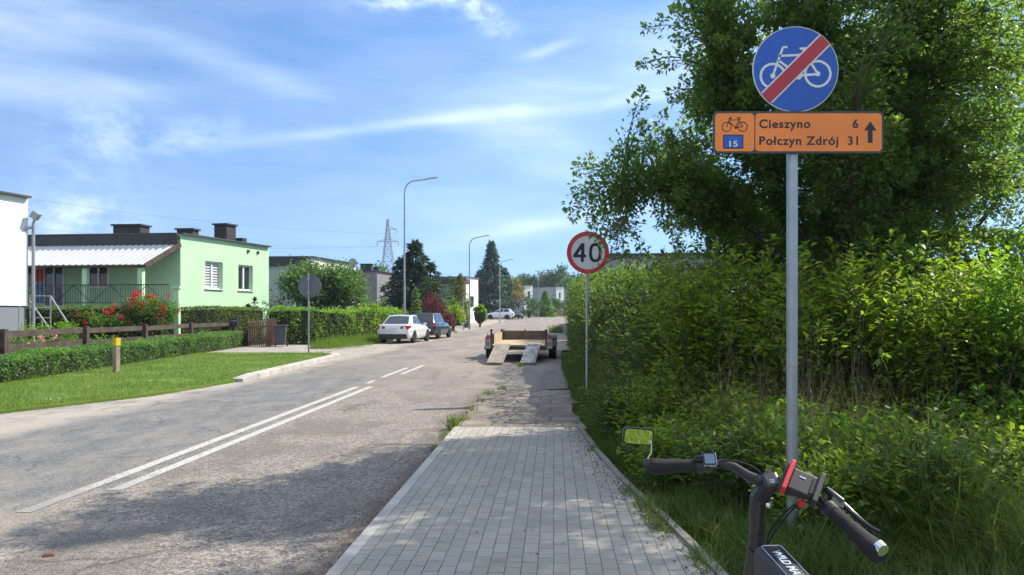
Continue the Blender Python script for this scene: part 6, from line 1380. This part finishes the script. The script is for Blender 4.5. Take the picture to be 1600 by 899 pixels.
V_, Q_ = [], []; Vt, Qt = [], []; a = c = 0
for V1, Q1, V2, Q2 in S:
    Vt.append(V1-O); Qt.append(Q1+a); a += len(V1); V_.append(V2-O); Q_.append(Q2+c); c += len(V2)
Q_ = np.concatenate(Q_); mesh_np('low_branch', np.concatenate(Vt), np.concatenate(Qt), None, TWIG, tr); mesh_np('low_branch_leaves', np.concatenate(V_), Q_, None, LF_TREE, tr, rng.random(len(Q_)))

# ================================================================== bicycle at the lower right
RUB = plain('black_rubber', (.019, .018, .019), .75, 0, .3, .2, 30, .5, 400); SATIN = plain('satin_black', (.018, .018, .020), .38, .2, .5, .15, 10); GLOSS = plain('gloss_black', (.014, .014, .016), .22, .1, .6, .1, 10)
CHROME = plain('polished_metal', (.62, .63, .65), .22, .95, .5, .05, 10); REDP = plain('red_plastic', (.50, .012, .02), .4, 0, .5, .08, 12); FRAMEP = plain('dark_bronze_paint', (.045, .042, .038), .4, .4, .5, .15, 6)
MIRR = plain('mirror_glass', (.86, .88, .88), .015, 1.0, .5, .02, 4)
bk = thing('bicycle', 'black bicycle with a mirror and phone holder on its handlebar, parked by the sign pole', 'bicycle', (.62, 1.5, 0)); BO = Vector(bk.location)
def L(px, py, d_): return PX(px, py, d_)-BO
# bar: left grip, sweep to the clamp, out to the right grip
LGe, LGi = L(1013, 726, 2.10), L(1092, 728, 2.06); RGi, RGe = L(1304, 803, 1.86), L(1378, 866, 1.72)
b = MB(); b.tube([LGi, L(1108, 727, 2.05), L(1128, 724, 2.04), L(1148, 730, 2.03), L(1168, 743, 2.01), L(1190, 753, 1.99), L(1212, 760, 1.975), L(1240, 767, 1.955), L(1262, 771, 1.94), L(1280, 780, 1.92), L(1292, 792, 1.89), RGi], [.0112]*4+[.0125, .015, .0158, .015]+[.013]+[.0112]*3, 14); b.build('handlebar', SATIN, bk, 60)
def grip(A, B, prof, flat, sgn):
    A, B = Vector(A), Vector(B); n = len(prof); b = MB(); b.tube([A.lerp(B, p[0])+Vector((0, 0, p[2])) for p in prof], [p[1] for p in prof], 18); g = b.build('grip', RUB, bk, 60); return g
gl = grip(LGi, LGe, [(0, .0165, 0), (.03, .0172, 0), (.3, .017, -.001), (.6, .0195, -.004), (.8, .023, -.006), (.93, .022, -.005), (.985, .016, -.001), (1, .012, 0)], 0, -1)
gr = grip(RGi, RGe, [(0, .0178, 0), (.03, .0185, 0), (.32, .0178, 0), (.34, .0165, 0), (.36, .0185, 0), (.62, .021, -.003), (.82, .0255, -.005), (.95, .0245, -.003), (.99, .019, 0), (1, .014, 0)], 0, 1)
b = MB(); v = (RGe-RGi).normalized(); b.tube([RGe-v*.012+Vector((0, 0, .010)), RGe+v*.004+Vector((0, 0, .010))], [.0165, .015], 16); b.build('end_clamp', CHROME, gr, 50)
b = MB(); v = (LGe-LGi).normalized(); b.tube([LGe-v*.006, LGe+v*.014], [.0165, .0155], 16); b.build('end_clamp', SATIN, gl, 50)
for (A, B, k) in ((LGi, LGe, gl), (RGi, RGe, gr)):
    v = (B-A).normalized(); b = MB(); b.tube([A-v*.012, A+v*.004], .0195, 16); b.build('lock_ring', SATIN, k, 50)
# mirror
b = MB(); b.tube([L(1012, 724, 2.10), L(1013, 715, 2.10), L(1018, 708, 2.10), L(1018, 690, 2.10)], .0022, 8); b.build('mirror_stalk', CHROME, bk, 50)
mc = L(998, 682.5, 2.105); tl = R(5); N = Vector((.07, -1, .0)).normalized(); X = Vector((math.cos(tl), 0, -math.sin(tl))); X = (X-N*X.dot(N)).normalized(); Z = X.cross(N).normalized(); Z = Z if Z.z > 0 else -Z
def plate(poly, y0, y1): 
    b = MB(); b.prism(poly, y0, y1, fn=lambda p: mc+X*p.x-N*p.y+Z*p.z); return b
mh = plate(rrect(-.043, .043, -.0235, .0235, .011), 0, .012).build('mirror', SATIN, bk, 40); plate(rrect(-.039, .038, -.0195, .0195, .008), -.0015, .001).build('mirror_glass', MIRR, mh)
# display on the left, with its clamp and thumb switch
b = MB(); v = (L(1128, 724, 2.04)-LGi).normalized(); p = L(1098, 727, 2.055); b.tube([p-v*.014, p+v*.016], .020, 16); b.build('shifter_clamp', SATIN, bk, 50)
b = MB(); b.box(L(1095, 717, 2.05), (.030, .03, .014), rot=Matrix.Rotation(R(-12), 3, 'X')); b.tube([L(1092, 716, 2.045), L(1091, 713, 2.03)], .004, 8); b.build('thumb_switch', BLKP, bk, bevel=.003)
rt = Matrix.Rotation(R(-58), 3, 'X') @ Matrix.Rotation(R(0), 3, 'Z'); dp = L(1108.5, 718.5, 2.035)
b = MB(); b.box(dp, (.036, .036, .013), rot=Matrix.Rotation(R(62), 3, 'X')); ds = b.build('display', CHROME, bk, bevel=.003)
b = MB(); b.box(dp+Matrix.Rotation(R(62), 3, 'X') @ Vector((-.0015, 0, .006)), (.0345, .034, .002), rot=Matrix.Rotation(R(62), 3, 'X')); b.build('bezel', SATIN, ds)
M_ = Matrix.Rotation(R(62), 3, 'X'); b = MB(); b.box(dp+M_ @ Vector((-.0015, 0, .0075)), (.026, .026, .002), rot=M_); b.build('screen', plain('lcd_screen', (.10, .165, .22), .12, 0, .6, .05, 20), ds)
# stem with its cap, rising from the steerer
s0, s1, s2, s3 = L(1184, 860, 1.98), L(1184, 800, 1.985), L(1186, 778, 1.985), L(1206, 748, 1.975)
b = MB(); b.tube([s0, L(1184, 835, 1.983)], .0215, 16); b.build('spacer', SATIN, bk, 50)
b = MB(); b.tube([L(1184, 838, 1.983), s1, s2], [.0205, .0215, .0225], 16); b.build('steerer', GLOSS, bk, 50)
b = MB(); up_ = (s3-s2).normalized(); b.beam(s2-up_*.012, s3+up_*.012, .040, .046, up=(0, -1, 0)); st_ = b.build('stem', SATIN, bk, bevel=.009)
b = MB(); nrm = Vector((-.18, -.62, .76)).normalized(); cxv = L(1205, 751, 1.945)
xx = Vector((1, 0, .18)); xx = (xx-nrm*xx.dot(nrm)).normalized(); yy = nrm.cross(xx); Mr = Matrix((xx, yy, nrm)).transposed()
b.box(cxv, (.043, .046, .012), rot=Mr); cp = b.build('stem_cap', SATIN, st_, bevel=.006)
b = MB(); b.box(cxv+nrm*.0065, (.028, .034, .002), rot=Mr); b.build('cap_inset', plain('dark_grey_inset', (.05, .05, .052), .4, .2, .5, .1, 20), st_, bevel=.0008)
b = MB()
for k in range(3): b.box(cxv+nrm*.0078+yy*(-.004-.0045*k), (.013-.002*k, .0016, .0012), rot=Mr)
b.build('cap_emblem', CHROME, st_)
b = MB(); pb = L(1191, 789, 1.955); b.tube([pb+Vector((.012, .0, 0)), pb+Vector((.020, -.006, 0))], .0075, 12); b.build('bolt', CHROME, st_, 50)
# phone holder: red jaw, black body, second jaw, red knob
ax = (L(1282, 778, 1.915)-L(1222, 752, 1.95)).normalized(); nh = Vector((-.12, -.66, .74)); nh = (nh-ax*nh.dot(ax)).normalized(); tv = nh.cross(ax).normalized(); Mh = Matrix((ax, tv, nh)).transposed()
hc = L(1253, 757, 1.915)
b = MB(); b.box(hc, (.062, .066, .020), rot=Mh); ph = b.build('phone_holder', BLKP, bk, bevel=.004)
b = MB(); b.box(hc-ax*.037+nh*.006, (.012, .094, .030), rot=Mh); b.build('red_jaw', REDP, ph, bevel=.003)
b = MB(); b.box(hc-ax*.046-nh*.002, (.008, .088, .024), rot=Mh); b.build('jaw_pad', BLKP, ph, bevel=.003)
b = MB(); b.box(hc+ax*.038+nh*.004, (.014, .092, .032), rot=Mh); b.build('black_jaw', BLKP, ph, bevel=.003)
b = MB(); b.box(hc+ax*.026+nh*.010, (.012, .050, .006), rot=Mh); b.build('slider', SATIN, ph, bevel=.001)
b = MB(); b.box(hc+nh*.0108-ax*.004+tv*.012, (.016, .0035, .0008), rot=Mh); b.build('printed_mark', CHROME, ph)
kp = L(1253.5, 789, 1.885); b = MB(); b.tube([kp+Vector((0, .012, .003)), kp], .0085, 12); b.build('red_knob', REDP, ph, 50)
b = MB(); b.box(hc-nh*.022, (.04, .034, .028), rot=Mh); b.build('bar_clamp', BLKP, ph, bevel=.004)
# brake lever, cables
b = MB(); b.tube([L(1291, 765, 1.92), L(1303, 775, 1.90), L(1316, 785, 1.885)], [.009, .0105, .010], 12); b.box(L(1308, 788, 1.885), (.03, .022, .02), rot=Mh); b.build('lever_mount', SATIN, bk, 50)
b = MB(); b.tube([L(1316, 787, 1.885), L(1330, 800, 1.865), L(1347, 815, 1.84), L(1362, 826, 1.815), L(1376, 833, 1.79)], [.0085, .0075, .0068, .0062, .0066], 10, sx=1.0); b.build('brake_lever', GLOSS, bk, 60)
b = MB(); p, v = L(1300, 799, 1.868), (RGe-RGi).normalized(); b.tube([p-v*.016, p+v*.010], .0195, 16); b.build('lever_clamp', SATIN, bk, 50)
for pts in ([L(1124, 720, 2.02), L(1150, 721, 2.0), L(1176, 730, 1.98), L(1190, 746, 2.0), L(1196, 790, 2.03), L(1190, 860, 2.02)], [L(1110, 727, 2.03), L(1140, 735, 2.04), L(1175, 765, 2.05), L(1182, 830, 2.03)],
            [L(1296, 768, 1.915), L(1284, 762, 1.94), L(1268, 770, 1.99), L(1235, 800, 2.04), L(1200, 850, 2.05), L(1188, 905, 2.02)], [L(1292, 800, 1.875), L(1270, 786, 1.93), L(1240, 790, 2.0), L(1204, 830, 2.04), L(1190, 890, 2.03)]):
    A = np.array([tuple(p) for p in pts]); kk = np.linspace(0, len(A)-1, 30); i0 = np.clip(kk.astype(int), 0, len(A)-2); f = (kk-i0)[:, None]; pm = lambda i: A[np.clip(i, 0, len(A)-1)]; p0, p1, p2, p3 = pm(i0-1), pm(i0), pm(i0+1), pm(i0+2)
    S_ = .5*((2*p1)+(-p0+p2)*f+(2*p0-5*p1+4*p2-p3)*f**2+(-p0+3*p1-3*p2+p3)*f**3); b = MB(); b.tube([tuple(q_) for q_ in S_], .0026, 8); b.build('cable', RUB, bk, 60)
# frame bag on the top tube
fa, fb_ = L(1186, 858, 1.93), L(1186, 858, 1.93)+Vector((.02, -.42, -.045)); fw = (fb_-fa).normalized(); rx = Vector((1, 0, 0)); rx = (rx-fw*rx.dot(fw)).normalized(); rz_ = rx.cross(fw); rz_ = rz_ if rz_.z > 0 else -rz_
bagc = fa+rx*.018
sec = [(0, .55, .6), (.012, .85, .86), (.035, 1, 1), (.20, 1.0, 1.0), (.36, .98, .8), (.40, .8, .6)]
b = MB(); nseg = 20; V_ = []
for (a, kw, kh) in sec:
    for j in range(nseg):
        th = 2*math.pi*j/nseg; c_, s_ = math.cos(th), math.sin(th); e = .45
        V_.append(bagc+fw*a+rx*(.040*kw*math.copysign(abs(c_)**e, c_))+rz_*(.050*kh*math.copysign(abs(s_)**e, s_)-.030))
b.add(V_, [(i*nseg+j, i*nseg+(j+1) % nseg, (i+1)*nseg+(j+1) % nseg, (i+1)*nseg+j) for i in range(len(sec)-1) for j in range(nseg)]+[tuple(range(nseg)), tuple((len(sec)-1)*nseg+j for j in range(nseg))])
bag = b.build('frame_bag', plain('carbon_look_fabric', (.020, .020, .023), .42, 0, .5, .5, 160, .3, 300), bk, 50)
b = MB(); loop = [bagc+fw*(.030+p[1])+rx*p[0]+rz_*.0215 for p in rrect(-.026, .024, 0, .34, .008)]; b.tube(loop+[loop[0]], .0013, 6); b.build('piping', CHROME, bag)
Mt = Matrix((fw, rx, rz_)).transposed().to_4x4(); Mt.translation = bagc+fw*.060-rx*.011+rz_*.0212
text_mesh('lettering', 'WILD MAN', plain('pale_blue_grey_print', (.42, .50, .56), .5, 0, .4, .05, 20), bag, .155, .0295, .0006, .015, M=Mt)
# frame, fork, wheels, saddle
hb = L(1184, 858, 1.98); hbot = hb+Vector((-.01, .045, -.17))
b = MB(); b.tube([hb, hbot], [.026, .028], 16); b.build('head_tube', FRAMEP, bk, 50)
axf = hbot+Vector((.16, .42, 0)); axf.z = .345; bb_ = Vector((0, hb.y-.68, .32)); st2 = Vector((0, hb.y-.80, .80)); axr = Vector((0, hb.y-1.10, .345))
b = MB(); b.tube([hb-Vector((0, .0, .05)), st2], .018, 12); b.tube([hbot+Vector((0, 0, .03)), bb_], .032, 14); b.tube([st2, bb_], .018, 12)
for s in (-1, 1): b.tube([bb_+Vector((s*.03, 0, 0)), axr+Vector((s*.06, 0, 0))], .011, 8); b.tube([st2+Vector((s*.02, 0, 0)), axr+Vector((s*.06, 0, 0))], .009, 8)
b.build('frame', FRAMEP, bk, 50)
wd = Vector((axf.x-hbot.x, axf.y-hbot.y, 0)).normalized(); sd = Vector((wd.y, -wd.x, 0))
b = MB(); b.tube([hbot-sd*.07, hbot+sd*.07], .020, 10)
for s in (-1, 1): b.tube([hbot+sd*s*.062, axf+sd*s*.062], [.017, .013], 10)
b.build('fork', SATIN, bk, 50)
def bwheel(c, side):
    b = MB(); n = 44; ring = []; fwd = side.cross(Vector((0, 0, 1)))
    pts = [c+(fwd*math.cos(6.2832*i/n)+Vector((0, 0, 1))*math.sin(6.2832*i/n))*.318 for i in range(n+1)]; b.tube(pts, .027, 10, cap=False); w_ = b.build('wheel', TYRE, bk, 60)
    b = MB(); pts = [c+(fwd*math.cos(6.2832*i/n)+Vector((0, 0, 1))*math.sin(6.2832*i/n))*.284 for i in range(n+1)]; b.tube(pts, .010, 8, cap=False); b.build('rim', SATIN, w_, 60)
    b = MB(); b.tube([c-side*.05, c+side*.05], .022, 10)
    for i in range(24):
        a = 6.2832*i/24; b.tube([c+side*(.028*(1 if i % 2 else -1)), c+(fwd*math.cos(a)+Vector((0, 0, 1))*math.sin(a))*.28], .0011, 4, cap=False)
    b.build('spokes', CHROME, w_)
bwheel(axf, sd); bwheel(axr, Vector((1, 0, 0)))
b = MB(); b.tube([st2, st2+Vector((0, -.04, .13))], .014, 10); b.build('seat_post', SATIN, bk, 50)
b = MB(); p = st2+Vector((0, -.05, .16)); b.tube([p+Vector((0, .14, 0)), p+Vector((0, .05, .0)), p+Vector((0, -.05, .005)), p+Vector((0, -.12, .01))], [.018, .035, .07, .05], 12); b.v = [(x, y, p.z+(z-p.z)*.4) for x, y, z in b.v]; b.build('saddle', RUB, bk, 60)
for s in (-1, 1):
    b = MB(); e = bb_+Vector((s*.08, .12*s, -.12*s)); b.tube([bb_+Vector((s*.06, 0, 0)), e], .012, 8); b.box(e+Vector((s*.05, 0, 0)), (.09, .08, .02)); b.build('crank', SATIN, bk)
b = MB(); b.tube([bb_+Vector((-.04, -.1, 0)), bb_+Vector((-.16, -.12, -.31))], .010, 8); b.build('kickstand', SATIN, bk)
# ---- the morning air
hz_b = MB(); hz_b.box((0, 150, 35), (1300, 800, 84)); hzo = hz_b.build('haze', None)
hm = bpy.data.materials.new('thin_air'); hm.use_nodes = True; nt_ = hm.node_tree; nt_.nodes.clear(); o_ = nt_.nodes.new('ShaderNodeOutputMaterial'); v_ = nt_.nodes.new('ShaderNodeVolumePrincipled')
v_.inputs['Color'].default_value = (.80, .90, 1, 1); v_.inputs['Density'].default_value = .0003; v_.inputs['Anisotropy'].default_value = .3; nt_.links.new(v_.outputs[0], o_.inputs['Volume'])
hzo.data.materials.clear(); hzo.data.materials.append(hm); tag(hzo, 'thin morning haze', 'haze', None, 'stuff')
scene.cycles.volume_bounces = 0
